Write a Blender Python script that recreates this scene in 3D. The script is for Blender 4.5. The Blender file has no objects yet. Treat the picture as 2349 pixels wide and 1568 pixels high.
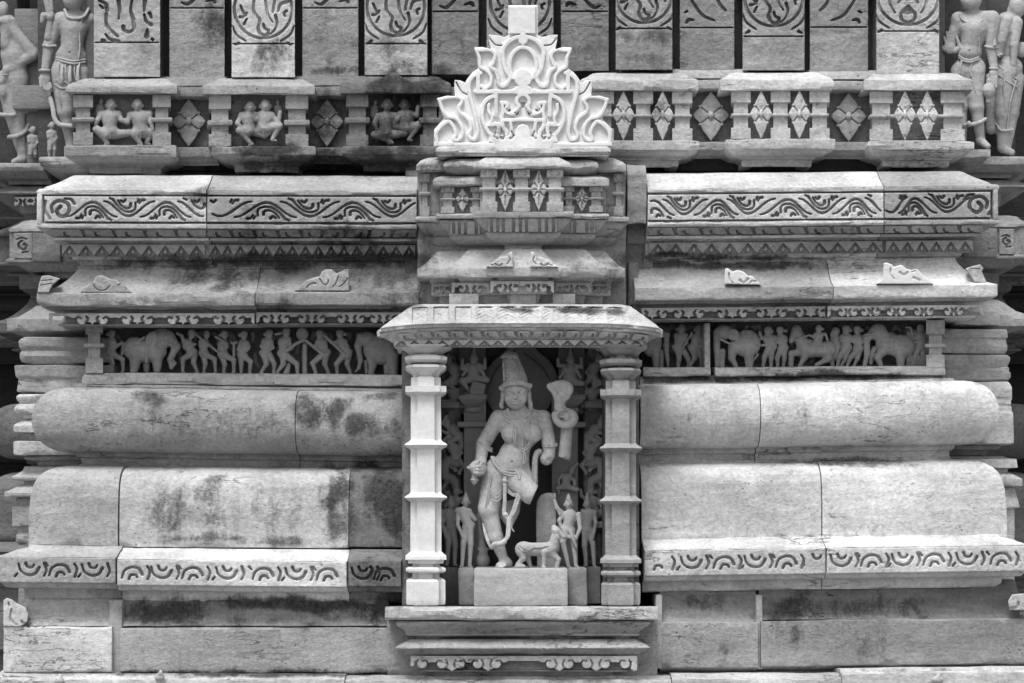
import bpy, math, random
import numpy as np
C = bpy.context.scene
col = C.collection
R = math.radians
D, CX, ZC, K = 7.0, 1174.5, 0.776, 500.0
# ---------------------------------------------------------------- camera, sky, sun, exposure
cd = bpy.data.cameras.new('camera'); cam = bpy.data.objects.new('camera', cd); col.objects.link(cam)
cam.location = (0, -D, ZC); cam.rotation_euler = (R(90), 0, 0)
cd.sensor_width = 36; cd.lens = 36*D/(2349/K); cd.shift_y = (1568/K/2-ZC)/(2349/K); cd.clip_start = .05; cd.clip_end = 500
C.camera = cam
w = bpy.data.worlds.new('World'); C.world = w; w.use_nodes = True
nt = w.node_tree; nt.nodes.clear()
SUN_EL, SUN_AZ = R(64), R(-24)        # azimuth from the wall's normal, to the left of the camera
sky = nt.nodes.new('ShaderNodeTexSky'); sky.sky_type = 'NISHITA'; sky.sun_disc = False
sky.sun_elevation = SUN_EL; sky.sun_rotation = R(180)-SUN_AZ; sky.dust_density = 3.0
bw = nt.nodes.new('ShaderNodeRGBToBW'); bg = nt.nodes.new('ShaderNodeBackground'); bg.inputs[1].default_value = .145
out = nt.nodes.new('ShaderNodeOutputWorld')
nt.links.new(sky.outputs[0], bw.inputs[0]); nt.links.new(bw.outputs[0], bg.inputs[0]); nt.links.new(bg.outputs[0], out.inputs[0])
sl = bpy.data.lights.new('sun', 'SUN'); sl.energy = 1.9; sl.angle = R(20); sl.color = (1, 1, 1)
so = bpy.data.objects.new('sun', sl); col.objects.link(so)
from mathutils import Vector
sd = Vector((math.sin(SUN_AZ)*math.cos(SUN_EL), -math.cos(SUN_AZ)*math.cos(SUN_EL), math.sin(SUN_EL)))
so.rotation_euler = sd.to_track_quat('Z', 'Y').to_euler(); so.location = sd*20
C.view_settings.view_transform = 'Standard'; C.view_settings.look = 'None'; C.view_settings.exposure = 0.50; C.view_settings.gamma = 1
C.render.engine = 'CYCLES'
C.cycles.max_bounces = 6; C.cycles.diffuse_bounces = 4
random.seed(4)

# ---------------------------------------------------------------- photo measure <-> world
def W(px, py, d):
    px = np.asarray(px, float); py = np.asarray(py, float); d = np.asarray(d, float)
    s = (D-d)/D
    return np.stack(np.broadcast_arrays((px-CX)/K*s, -d, ZC+((1568-py)/K-ZC)*s), -1)
def Z(py, d): return ZC+((1568-py)/K-ZC)*(D-d)/D
def X(px, d): return (px-CX)/K*(D-d)/D
XL0, XR0 = (185-CX)/K, (2179-CX)/K
def sil(px):
    u = abs(px-CX)/K; H = -XL0 if px < CX else XR0
    return (u-H)/(1+u/D)

def _h(i, j, k, s):
    n = (i*374761393+j*668265263+k*1274126177+s*974634777) & 0x7fffffff
    n = ((n ^ (n >> 13))*1274126177) & 0x7fffffff
    n = ((n ^ (n >> 16))*668265263) & 0x7fffffff
    return (n & 0xffff)/65535.0
def vn(p, f, s=0):
    q = np.asarray(p, float)*f; i = np.floor(q).astype(np.int64); t = q-i; t = t*t*(3-2*t)
    r = 0
    for a in (0, 1):
        for b in (0, 1):
            for c in (0, 1):
                wgt = (t[..., 0] if a else 1-t[..., 0])*(t[..., 1] if b else 1-t[..., 1])*(t[..., 2] if c else 1-t[..., 2])
                r = r+wgt*_h(i[..., 0]+a, i[..., 1]+b, i[..., 2]+c, s)
    return r-.5
def fbm(p, f, s=0, o=3):
    r = 0
    for k in range(o): r = r+vn(p, f*2**k, s+k)*.55**k
    return r

# ---------------------------------------------------------------- materials
def N(nt, t, **kw):
    n = nt.nodes.new('ShaderNode'+t)
    for k, v in kw.items(): setattr(n, k, v)
    return n
def stone(name, var=.35, crack=0.0, stain=1.0, bump=.6, pits=.5, scale=1.0, dark=.045, streak=.5):
    m = bpy.data.materials.new(name); m.use_nodes = True; t = m.node_tree; t.nodes.clear(); L = t.links.new
    o = N(t, 'OutputMaterial'); b = N(t, 'BsdfPrincipled'); b.inputs['Roughness'].default_value = .88
    b.inputs['Specular IOR Level'].default_value = .25
    L(b.outputs[0], o.inputs[0])
    geo = N(t, 'NewGeometry'); oi = N(t, 'ObjectInfo'); bwn = N(t, 'RGBToBW'); L(oi.outputs['Color'], bwn.inputs[0])
    def noise(sc, det, rough=.6, stretch=None, seed=0.0):
        mp = N(t, 'Mapping'); L(geo.outputs['Position'], mp.inputs[0]); mp.inputs['Location'].default_value = (seed, seed*.7, seed*1.3)
        if stretch: mp.inputs['Scale'].default_value = stretch
        n = N(t, 'TexNoise'); L(mp.outputs[0], n.inputs['Vector']); n.inputs['Scale'].default_value = sc*scale
        n.inputs['Detail'].default_value = det; n.inputs['Roughness'].default_value = rough
        return n.outputs[0]
    def ma(op, a, b_, c=None, clamp=False):
        n = N(t, 'Math', operation=op, use_clamp=clamp)
        for i, v in enumerate((a, b_, c)):
            if v is None: continue
            if isinstance(v, (int, float)): n.inputs[i].default_value = v
            else: L(v, n.inputs[i])
        return n.outputs[0]
    def rng(v, a, b_, c, d_):
        n = N(t, 'MapRange', interpolation_type='SMOOTHSTEP'); L(v, n.inputs[0])
        for i, q in enumerate((a, b_, c, d_)): n.inputs[i+1].default_value = q
        return n.outputs[0]
    n1 = noise(2.6, 6, .6); n2 = noise(1.7, 8, .66, (1, 1, 6), 3.1); n3 = noise(55, 5, .7, None, 5.)
    f = ma('MULTIPLY', rng(n1, .3, .7, 1-var*.45, 1+var*.35), rng(n2, .3, .7, 1-streak*.28, 1+streak*.22))
    f = ma('MULTIPLY', f, rng(n3, .25, .75, 1-var*.5, 1+var*.38))
    n4 = noise(13, 9, .74, (1, 1, 1.6), 9.)
    f = ma('MULTIPLY', f, rng(n4, .3, .72, 1-var*.32, 1+var*.2))
    base = ma('MULTIPLY', ma('MULTIPLY', bwn.outputs[0], rng(oi.outputs['Random'], 0, 1, .98, 1.02)), f)
    # pits
    pn = noise(70, 3, .55, (1, 1, 1.5), 12.); pm = noise(7, 3, .5, None, 15.)
    pit = ma('MULTIPLY', rng(pn, .64, .70, 0, 1), rng(pm, .5, .62, 0, pits))
    base = ma('MULTIPLY', base, ma('SUBTRACT', 1.0, ma('MULTIPLY', pit, .7)))
    # thin strata cracks
    ck = noise(1.7, 9, .6, (1, 1, 5), 31.); cm = noise(1.3, 3, .5, None, 37.)
    crk = ma('MULTIPLY', rng(ma('ABSOLUTE', ma('SUBTRACT', ck, .47), None), .0015, .006, 1, 0), rng(cm, .56, .63, 0, crack))
    base = ma('MULTIPLY', base, ma('SUBTRACT', 1.0, ma('MULTIPLY', crk, .6)))
    # lichen and soot stains
    at = N(t, 'Attribute', attribute_name='stain'); sn = noise(6, 12, .8, (1, 1, .7), 21.); sn2 = noise(60, 5, .75, None, 25.); sn3 = noise(9, 6, .6, (1, 1, .14), 28.)
    A = ma('MULTIPLY', at.outputs['Fac'], stain)
    so_ = rng(ma('ADD', A, ma('ADD', ma('ADD', ma('MULTIPLY', ma('SUBTRACT', sn, .5), 2.1), ma('MULTIPLY', ma('SUBTRACT', sn2, .5), .7)), ma('MULTIPLY', ma('SUBTRACT', sn3, .5), 1.3))), .16, .80, 0, .76)
    base = ma('MULTIPLY', base, ma('SUBTRACT', 1.0, so_))
    sv = ma('ADD', ma('MULTIPLY', A, .46), ma('ADD', ma('MULTIPLY', sn, .9), ma('MULTIPLY', sn2, .46)))
    sm = ma('MULTIPLY', rng(sv, .96, 1.14, 0, 1), min(1, stain))
    mix = N(t, 'Mix', data_type='FLOAT'); L(sm, mix.inputs[0]); L(base, mix.inputs[2]); L(ma('MULTIPLY', rng(n3, .3, .7, .5, 1.9), dark), mix.inputs[3])
    cc = N(t, 'CombineColor')
    for i in range(3): L(mix.outputs[0], cc.inputs[i])
    L(cc.outputs[0], b.inputs['Base Color'])
    h = ma('ADD', ma('MULTIPLY', n4, .9), ma('ADD', ma('MULTIPLY', n3, .55), ma('MULTIPLY', pit, -.8)))
    h = ma('ADD', ma('ADD', h, ma('MULTIPLY', n2, .6)), ma('MULTIPLY', crk, -.8))
    bp = N(t, 'Bump'); bp.inputs['Strength'].default_value = bump; bp.inputs['Distance'].default_value = .012
    L(h, bp.inputs['Height']); L(bp.outputs[0], b.inputs['Normal'])
    return m
M = {
 'wall': stone('weathered_sandstone', .45, .8, 1.0, .85, .8),
 'fine': stone('carved_sandstone', .32, 0, .75, .62, .5),
 'pale': stone('pale_sandstone', .14, 0, .35, .3, .15, streak=.25, dark=.15),
 'smooth': stone('polished_sandstone', .18, 0, .3, .2, .12, streak=.2),
 'dark': stone('dark_sandstone', .35, 0, .9, .5, .3),  # on the backdrop wall its dark tone stands in for shade
}

# ---------------------------------------------------------------- soot and lichen map (where the stone is stained)
STAINS = [(930,200,90,45,.9),(900,290,80,60,.85),(610,345,125,14,.95),(760,380,220,22,1.),(880,345,110,16,.85),(560,290,60,40,.45),(745,285,50,50,.5),
 (520,640,130,30,.7),(640,660,60,40,.4),(860,660,100,35,.6),(760,545,190,45,.6),(560,600,300,18,1.),(850,600,150,22,1.),
 (745,955,55,55,.9),(700,920,40,20,.7),(560,965,110,35,.45),(420,975,160,35,.5),(330,915,60,20,.4),(860,985,80,30,.7),(860,910,60,14,.5),
 (440,1180,120,50,.5),(470,1120,60,30,.45),(768,1120,32,60,.95),(780,1200,40,40,.6),(860,1150,50,90,1.0),(620,1160,60,70,.45),(560,1240,180,12,.7),
 (400,1400,150,30,.85),(700,1385,220,16,1.),(820,1400,90,30,.7),(560,1430,200,15,.5),(860,1300,70,70,.5),(880,1370,60,30,1.),
 (490,60,40,55,.75),(470,30,35,30,.5),(625,130,28,36,.8),(610,165,25,18,.7),(940,150,50,22,.6),(860,110,60,20,.45),(745,160,60,10,.6),(760,60,40,60,.35),
 (1480,80,60,16,.55),(1630,80,30,20,.4),(1500,140,60,14,.4),(1340,120,50,40,.4),(1050,120,40,60,.35),
 (1850,862,260,10,.85),(1600,872,140,8,.7),(1620,960,130,10,.35),(1840,945,22,34,.35),(1950,1060,220,9,.7),
 (1960,1400,150,26,.65),(1790,1395,70,26,.75),(1620,1380,90,16,.5),(1800,1450,60,30,.45),(1960,1480,60,30,.45),(1600,1500,90,30,.35),(2080,1540,60,10,.5),
 (440,445,50,18,.5),(340,460,30,14,.5),(560,490,60,20,.3),(1660,610,260,10,.9),(1650,590,220,8,.9),(2050,375,120,12,.5),
 (1180,770,30,12,.3),(1480,700,30,14,.3),(650,700,25,14,.6),(310,690,60,9,.35),(560,1545,340,8,.9),(1500,245,26,30,.6),
 (1290,714,70,8,1.0),(1180,714,40,6,.8),(1400,716,40,9,.8),(1050,800,60,20,.4),(955,640,40,60,.4),(1430,640,30,60,.4)]  # the canopy entries darken the scoop tops: soot and painted shade together
SA = np.array(STAINS)
SGAIN = .93
def stain_of(co):
    d = -co[:, 1]; s = (D-d)/D
    px = co[:, 0]/s*K+CX; py = 1568-((co[:, 2]-ZC)/s+ZC)*K
    wob = fbm(co, 5, 5)*110; wob2 = fbm(co, 7, 8)*70
    r = np.zeros(len(co))
    for x, y, a, b, st in SA:
        q = ((px+wob*min(1, a/70)-x)/a)**2+((py+wob2*min(1, b/60)-y)/b)**2
        r = np.maximum(r, st*SGAIN*np.exp(-.6*q**1.5))
    return r

# ---------------------------------------------------------------- objects
def T(name, label, cat, at=None, group=None, kind=None):
    o = bpy.data.objects.new(name, None); col.objects.link(o); o.empty_display_size = .05
    if at is not None: o.location = tuple(float(v) for v in W(*at))
    o['label'] = label; o['category'] = cat
    if group: o['group'] = group
    if kind: o['kind'] = kind
    return o
def tag(o, label, cat, group=None):
    o['label'] = label; o['category'] = cat
    if group: o['group'] = group
    return o
def mk(name, co, faces, mat='fine', tone=.36, parent=None, smooth=True, ang=35, label=None):
    co = np.asarray(co, float)
    st = stain_of(co)
    if parent is not None:
        co = co-np.array(parent.location[:]) if parent.parent is None else co-np.array(parent.location[:])-np.array(parent.parent.location[:])
        org = None
    else:
        org = co.mean(0); org[2] = co[:, 2].min(); co = co-org
    me = bpy.data.meshes.new(name)
    me.vertices.add(len(co)); me.vertices.foreach_set('co', co.astype(np.float32).ravel())
    if isinstance(faces, np.ndarray):
        k = faces.shape[1]; n = len(faces); me.loops.add(n*k); me.polygons.add(n)
        me.loops.foreach_set('vertex_index', faces.astype(np.int32).ravel())
        me.polygons.foreach_set('loop_start', np.arange(0, n*k, k, dtype=np.int32))
    else:
        tot = sum(len(f) for f in faces); me.loops.add(tot); me.polygons.add(len(faces))
        me.loops.foreach_set('vertex_index', np.array([i for f in faces for i in f], dtype=np.int32))
        me.polygons.foreach_set('loop_start', np.cumsum([0]+[len(f) for f in faces[:-1]]).astype(np.int32))
    me.update(calc_edges=True); me.validate()
    a = me.attributes.new('stain', 'FLOAT', 'POINT')
    if len(a.data) == len(st): a.data.foreach_set('value', st.astype(np.float32))
    if smooth:
        me.polygons.foreach_set('use_smooth', np.ones(len(me.polygons), dtype=bool))
        try: me.set_sharp_from_angle(angle=R(ang))
        except Exception: pass
    me.materials.append(M[mat])
    o = bpy.data.objects.new(name, me); col.objects.link(o)
    if parent is not None: o.parent = parent
    else: o.location = org
    o.color = (tone, tone, tone, 1)
    if label: o['label'] = label
    return o

def lin(a, b, st): return np.linspace(a, b, max(2, int(abs(b-a)/st)+1))
# swept moulding. prof: (py, d) from top to bottom. L / R: ('cut', px) or ('ret', px, dref)
def mould(name, prof, L, Rr, tilt=(0, 0), back=-.15, ret=.35, dy=0, world=None, amp=1.1, chip=1.3, step=8, cap=True, seed=None, **kw):
    seed = random.randint(0, 9999) if seed is None else seed
    pts = []
    P = [(p[0]+dy, p[1]) for p in prof]
    for i in range(len(P)):
        y, d = P[i]
        crn = 0.0
        if 0 < i < len(P)-1:
            a = np.array([P[i][0]-P[i-1][0], (P[i][1]-P[i-1][1])*K]); b = np.array([P[i+1][0]-P[i][0], (P[i+1][1]-P[i][1])*K])
            cr = a[0]*b[1]-a[1]*b[0]; an = abs(math.atan2(cr, float(a@b)))
            if an > .5: crn = 1.0 if cr < 0 else .0
        else: crn = .6
        pts.append((y, d, crn))
        if i < len(P)-1:
            y2, d2 = P[i+1]; ln = math.hypot(y2-y, (d2-d)*K)
            ts = [3.2/ln, 1-3.2/ln] if ln > 9 else []
            n = int(ln/12)
            ts += [k/(n+1) for k in range(1, n+1) if 5 < ln*k/(n+1) < ln-5]
            for t_ in sorted(ts): pts.append((y+(y2-y)*t_, d+(d2-d)*t_, 0.))
    n = len(pts); py = np.array([p[0] for p in pts]); dd = np.array([p[1] for p in pts]); cf = np.array([p[2] for p in pts])
    py = np.append(py, [py[-1]-.01, py[0]+.01]); dd = np.append(dd, [back, back]); cf = np.append(cf, [0, 0])
    dm = max(p[1] for p in prof)
    xl = X(L[1], L[2] if len(L) > 2 else dm); xr = X(Rr[1], Rr[2] if len(Rr) > 2 else dm)
    ld = L[2] if len(L) > 2 else dm; rd = Rr[2] if len(Rr) > 2 else dm
    cols = []   # each: (x array, y array)
    xa = xl+(ld-dd) if L[0] == 'ret' else np.full(n+2, xl)
    xb = xr-(rd-dd) if Rr[0] == 'ret' else np.full(n+2, xr)
    if L[0] == 'ret':
        for t_ in (1, .6, .3, .12, .03): cols.append((xa, -dd+(ret+dd)*t_))
    m_ = max(3, int((xr-xl)*K/step))
    us = np.linspace(0, 1, m_)
    for u in us: cols.append((xa+(xb-xa)*u, -dd))
    if Rr[0] == 'ret':
        for t_ in (.03, .12, .3, .6, 1): cols.append((xb, -dd+(ret+dd)*t_))
    xs = np.array([c[0] for c in cols]); ys = np.array([c[1] for c in cols])
    tw = np.clip((xs-xl)/(xr-xl), 0, 1); tl = tilt[0]+(tilt[1]-tilt[0])*tw
    zs = Z(py[None, :]+tl, dd[None, :])
    G = np.stack([xs, ys, zs], -1)
    # worn edges
    nz = fbm(G, 14, seed, 3); nb = fbm(G, 3.2, seed+7, 2)
    wear = np.clip(.35+chip*(nz*1.1+nb*1.3), .15, 1.6)*cf[None, :]
    H = G.copy()
    mid = (np.roll(G, 1, 1)+np.roll(G, -1, 1))/2
    H = G+(mid-G)*wear[..., None]
    c2_ = np.maximum(cf, np.maximum(np.roll(cf, 1), np.roll(cf, -1))); c2_[:2] = 0; c2_[n-2:] = 0; c2_ = c2_[None, :, None]
    T_ = (np.roll(G, 2, 1)+np.roll(G, -2, 1))/2; bt = np.clip((fbm(G, 6, seed+50, 3)-.17)*6*min(chip, 1.6), 0, .75)[..., None]
    if n > 6: H = H+(T_-H)*bt*c2_
    H[..., 1] += fbm(G, 8, seed+20, 3)*amp*2.2/K; H[..., 2] += fbm(G, 7, seed+30, 3)*amp*1.4/K
    a, b = xs.shape[0], n+2
    idx = np.arange(a*b).reshape(a, b); nx = np.roll(idx, -1, 1)
    F = np.stack([idx[:-1].ravel(), nx[:-1].ravel(), nx[1:].ravel(), idx[1:].ravel()], -1)
    faces = [tuple(f) for f in F.tolist()]
    if cap: faces += [tuple(idx[0, ::-1].tolist()), tuple(idx[-1].tolist())]
    V = H.reshape(-1, 3)
    if world: V = world(V)
    return mk(name, V, faces, **kw)
# worn box
def box(name, x0, x1, y0, y1, df, db, r=2.2, tilt=0, taper=(0, 0), amp=.8, st=16, seed=None, skew=0, **kw):
    seed = random.randint(0, 9999) if seed is None else seed
    r = min(r, (x1-x0)/4, (y1-y0)/4)
    def ax(a, b):
        mid = lin(a+r, b-r, st); return np.concatenate([[a], mid, [b]])
    xs, ys = ax(x0, x1), ax(y0, y1); dep = (df-db)*K; rz = min(r, dep/4)
    zs = np.concatenate([[0], lin(rz, dep-rz, 40), [dep]])
    V, Fc, mp = [], [], {}
    nx_, ny_, nz_ = len(xs), len(ys), len(zs)
    def vid(i, j, k):
        key = (i, j, k)
        if key not in mp:
            x, y, z = xs[i], ys[j], zs[k]
            ex, ey, ez = i in (0, nx_-1), j in (0, ny_-1), k in (0, nz_-1)
            c = ex+ey+ez
            if c >= 2:
                q = .32 if c == 2 else .45
                if ex: x += (r if i == 0 else -r)*q
                if ey: y += (r if j == 0 else -r)*q
                if ez: z += (rz if k == 0 else -rz)*q
            v = (y-y0)/(y1-y0); tp = taper[0]*(1-v)+taper[1]*v; u = (x-x0)/(x1-x0)*2-1
            mp[key] = len(V); V.append((x+u*tp, y+skew*(x-x0), z))
        return mp[key]
    for i in range(nx_-1):
        for j in range(ny_-1):
            for k in (0, nz_-1):
                q = [vid(i, j, k), vid(i+1, j, k), vid(i+1, j+1, k), vid(i, j+1, k)]; Fc.append(q if k == 0 else q[::-1])
    for i in range(nx_-1):
        for k in range(nz_-1):
            for j in (0, ny_-1):
                q = [vid(i, j, k), vid(i+1, j, k), vid(i+1, j, k+1), vid(i, j, k+1)]; Fc.append(q[::-1] if j == 0 else q)
    for j in range(ny_-1):
        for k in range(nz_-1):
            for i in (0, nx_-1):
                q = [vid(i, j, k), vid(i, j+1, k), vid(i, j+1, k+1), vid(i, j, k+1)]; Fc.append(q if i == 0 else q[::-1])
    V = np.array(V); d = df-V[:, 2]/K
    dref = df
    Wc = W(V[:, 0], V[:, 1]+tilt*(V[:, 0]-x0)/max(1, x1-x0), dref); Wc[:, 1] = -d
    Wc += np.stack([vn(Wc, 18, seed), fbm(Wc, 15, seed+3, 2)*1.2, vn(Wc, 16, seed+5)], -1)*amp*1.8/K
    return mk(name, Wc, Fc, **kw)

# ---------------------------------------------------------------- implicit surfaces
def snets(F):
    s = F < 0
    c = [s[i:s.shape[0]-1+i, j:s.shape[1]-1+j, k:s.shape[2]-1+k] for i in (0, 1) for j in (0, 1) for k in (0, 1)]
    allv = c[0].copy(); anyv = c[0].copy()
    for q in c[1:]: allv &= q; anyv |= q
    mix = anyv & ~allv
    I = np.argwhere(mix); idx = np.full(mix.shape, -1, np.int64); idx[mix] = np.arange(len(I))
    acc = np.zeros((len(I), 3)); cnt = np.zeros(len(I))
    for ax in range(3):
        o = [a for a in range(3) if a != ax]
        for u in (0, 1):
            for v in (0, 1):
                A = I.copy(); A[:, o[0]] += u; A[:, o[1]] += v; B = A.copy(); B[:, ax] += 1
                fa = F[A[:, 0], A[:, 1], A[:, 2]]; fb = F[B[:, 0], B[:, 1], B[:, 2]]
                m = (fa < 0) != (fb < 0); t_ = np.zeros(len(I)); t_[m] = fa[m]/(fa[m]-fb[m])
                P = A.astype(float); P[:, ax] += t_
                acc[m] += P[m]; cnt[m] += 1
    V = acc/np.maximum(cnt, 1)[:, None]
    Fc = []
    for ax in range(3):
        o = [a for a in range(3) if a != ax]
        sl0 = [slice(1, -1)]*3; sl0[ax] = slice(0, -1); sl1 = list(sl0); sl1[ax] = slice(1, None)
        a = s[tuple(sl0)]; b = s[tuple(sl1)]; ch = np.argwhere(a != b)
        if len(ch) == 0: continue
        fl = a[ch[:, 0], ch[:, 1], ch[:, 2]]
        base = ch.copy(); base[:, o[0]] += 1; base[:, o[1]] += 1
        q = []
        for (u, v) in ((-1, -1), (0, -1), (0, 0), (-1, 0)):
            t_ = base.copy(); t_[:, o[0]] += u; t_[:, o[1]] += v; q.append(idx[t_[:, 0], t_[:, 1], t_[:, 2]])
        q = np.stack(q, -1)
        flip = fl if ax != 1 else ~fl
        q[flip] = q[flip][:, ::-1]
        Fc.append(q)
    Fc = np.concatenate(Fc)
    return V, Fc[(Fc >= 0).all(1)]

class Fig:
    """implicit figure: coordinates (px, py, depth px towards the viewer)"""
    def __init__(s, k=3.0): s.p = []; s.k = k
    def cap(s, a, b, ra, rb=None, k=None, sub=False, sz=1.0):
        a = tuple(a)+((0,) if len(a) < 3 else ()); b = tuple(b)+((0,) if len(b) < 3 else ())
        s.p.append(('c', np.array(a, float), np.array(b, float), ra, ra if rb is None else rb, s.k if k is None else k, sub, sz)); return s
    def chain(s, pts, r0, r1=None, k=None, sub=False, sz=1.0):
        r1 = r0 if r1 is None else r1; n = len(pts)-1
        for i in range(n): s.cap(pts[i], pts[i+1], r0+(r1-r0)*i/n, r0+(r1-r0)*(i+1)/n, k, sub, sz)
        return s
    def curve(s, pts, r0, r1=None, n=6, **kw): return s.chain(spline(pts, n), r0, r1, **kw)
    def ell(s, c, r, ang=0, k=None, sub=False):
        c = tuple(c)+((0,) if len(c) < 3 else ())
        s.p.append(('e', np.array(c, float), np.array(r, float), ang, 0, s.k if k is None else k, sub, 1)); return s
    def bx(s, c, h, rr=1.5, ang=0, k=None, sub=False):
        s.p.append(('b', np.array(c, float), np.array(h, float), ang, rr, s.k if k is None else k, sub, 1)); return s
    def field(s, step):
        lo = np.array([1e9]*3); hi = -lo
        for q in s.p:
            if q[6]: continue
            if q[0] == 'c':
                r = max(q[3], q[4]); l = np.minimum(q[1], q[2])-r; h = np.maximum(q[1], q[2])+r
            else:
                r = np.abs(q[2]).copy(); r[:2] = math.hypot(r[0], r[1]) if q[3] else r[:2]; l = q[1]-r; h = q[1]+r
            lo = np.minimum(lo, l); hi = np.maximum(hi, h)
        lo -= 3*step+1; hi += 3*step+1
        n = np.ceil((hi-lo)/step).astype(int)+1
        F = np.full(n, 50., np.float32); ax = [lo[i]+np.arange(n[i])*step for i in range(3)]
        for q in s.p:
            k = q[5]
            if q[0] == 'c':
                r = max(q[3], q[4]); l = np.minimum(q[1], q[2])-r; h = np.maximum(q[1], q[2])+r
            else:
                r = np.abs(q[2]).copy()
                if q[3]: r[:2] = math.hypot(r[0], r[1])
                l = q[1]-r; h = q[1]+r
            l = l-k-3*step; h = h+k+3*step
            i0 = np.clip(np.floor((l-lo)/step).astype(int), 0, n-1); i1 = np.clip(np.ceil((h-lo)/step).astype(int)+1, 1, n)
            if (i1 <= i0).any(): continue
            sl = tuple(slice(i0[i], i1[i]) for i in range(3))
            x = ax[0][sl[0]][:, None, None]; y = ax[1][sl[1]][None, :, None]; z = ax[2][sl[2]][None, None, :]
            if q[0] == 'c':
                a, b = q[1], q[2]; ab = b-a; L2 = max(float(ab@ab), 1e-6)
                t_ = np.clip(((x-a[0])*ab[0]+(y-a[1])*ab[1]+(z-a[2])*ab[2])/L2, 0, 1)
                dd = np.sqrt((x-a[0]-t_*ab[0])**2+(y-a[1]-t_*ab[1])**2+((z-a[2]-t_*ab[2])*q[7])**2)-(q[3]+(q[4]-q[3])*t_)
            else:
                c = q[1]; X_ = x-c[0]; Y_ = y-c[1]; Z_ = z-c[2]
                if q[3]:
                    ca, sa = math.cos(q[3]), math.sin(q[3]); X_, Y_ = X_*ca+Y_*sa, -X_*sa+Y_*ca
                r = q[2]
                if q[0] == 'e':
                    k0 = np.sqrt((X_/r[0])**2+(Y_/r[1])**2+(Z_/r[2])**2); k1 = np.sqrt((X_/r[0]**2)**2+(Y_/r[1]**2)**2+(Z_/r[2]**2)**2)+1e-9
                    dd = k0*(k0-1)/k1
                else:
                    rr = q[4]; ex, ey, ez = np.abs(X_)-r[0]+rr, np.abs(Y_)-r[1]+rr, np.abs(Z_)-r[2]+rr
                    dd = np.sqrt(np.maximum(ex, 0)**2+np.maximum(ey, 0)**2+np.maximum(ez, 0)**2)+np.minimum(np.maximum(np.maximum(ex, ey), ez), 0)-rr
            f = F[sl]
            if q[6]:
                kk = max(k, .01)*.5; hh = np.maximum(kk-np.abs(f+dd), 0)/kk
                F[sl] = np.maximum(f, -dd)+hh*hh*kk*.25
            else:
                kk = max(k, .01); hh = np.maximum(kk-np.abs(f-dd), 0)/kk
                F[sl] = np.minimum(f, dd)-hh*hh*kk*.25
        return F, lo
    def build(s, name, d0, step=1.5, rough=.25, **kw):
        F, lo = s.field(step)
        V, Q = snets(F); V = V*step+lo
        V = V+np.stack([vn(V, .15, 1), vn(V, .15, 2), vn(V, .15, 3)], -1)*rough*2
        Wc = W(V[:, 0], V[:, 1], d0+V[:, 2]/K)
        return mk(name, Wc, Q, ang=70, **kw)

def spline(p, n=8, closed=False):
    p = [np.array(q, float) for q in p]
    if closed: p = [p[-1]]+p+[p[0], p[1]]
    else: p = [2*p[0]-p[1]]+p+[2*p[-1]-p[-2]]
    o = []
    for i in range(1, len(p)-2):
        for j in range(n):
            t_ = j/n
            o.append(.5*(2*p[i]+(p[i+1]-p[i-1])*t_+(2*p[i-1]-5*p[i]+4*p[i+1]-p[i+2])*t_*t_+(3*p[i]-p[i-1]-3*p[i+1]+p[i+2])*t_**3))
    if not closed: o.append(p[-2])
    return o

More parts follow.
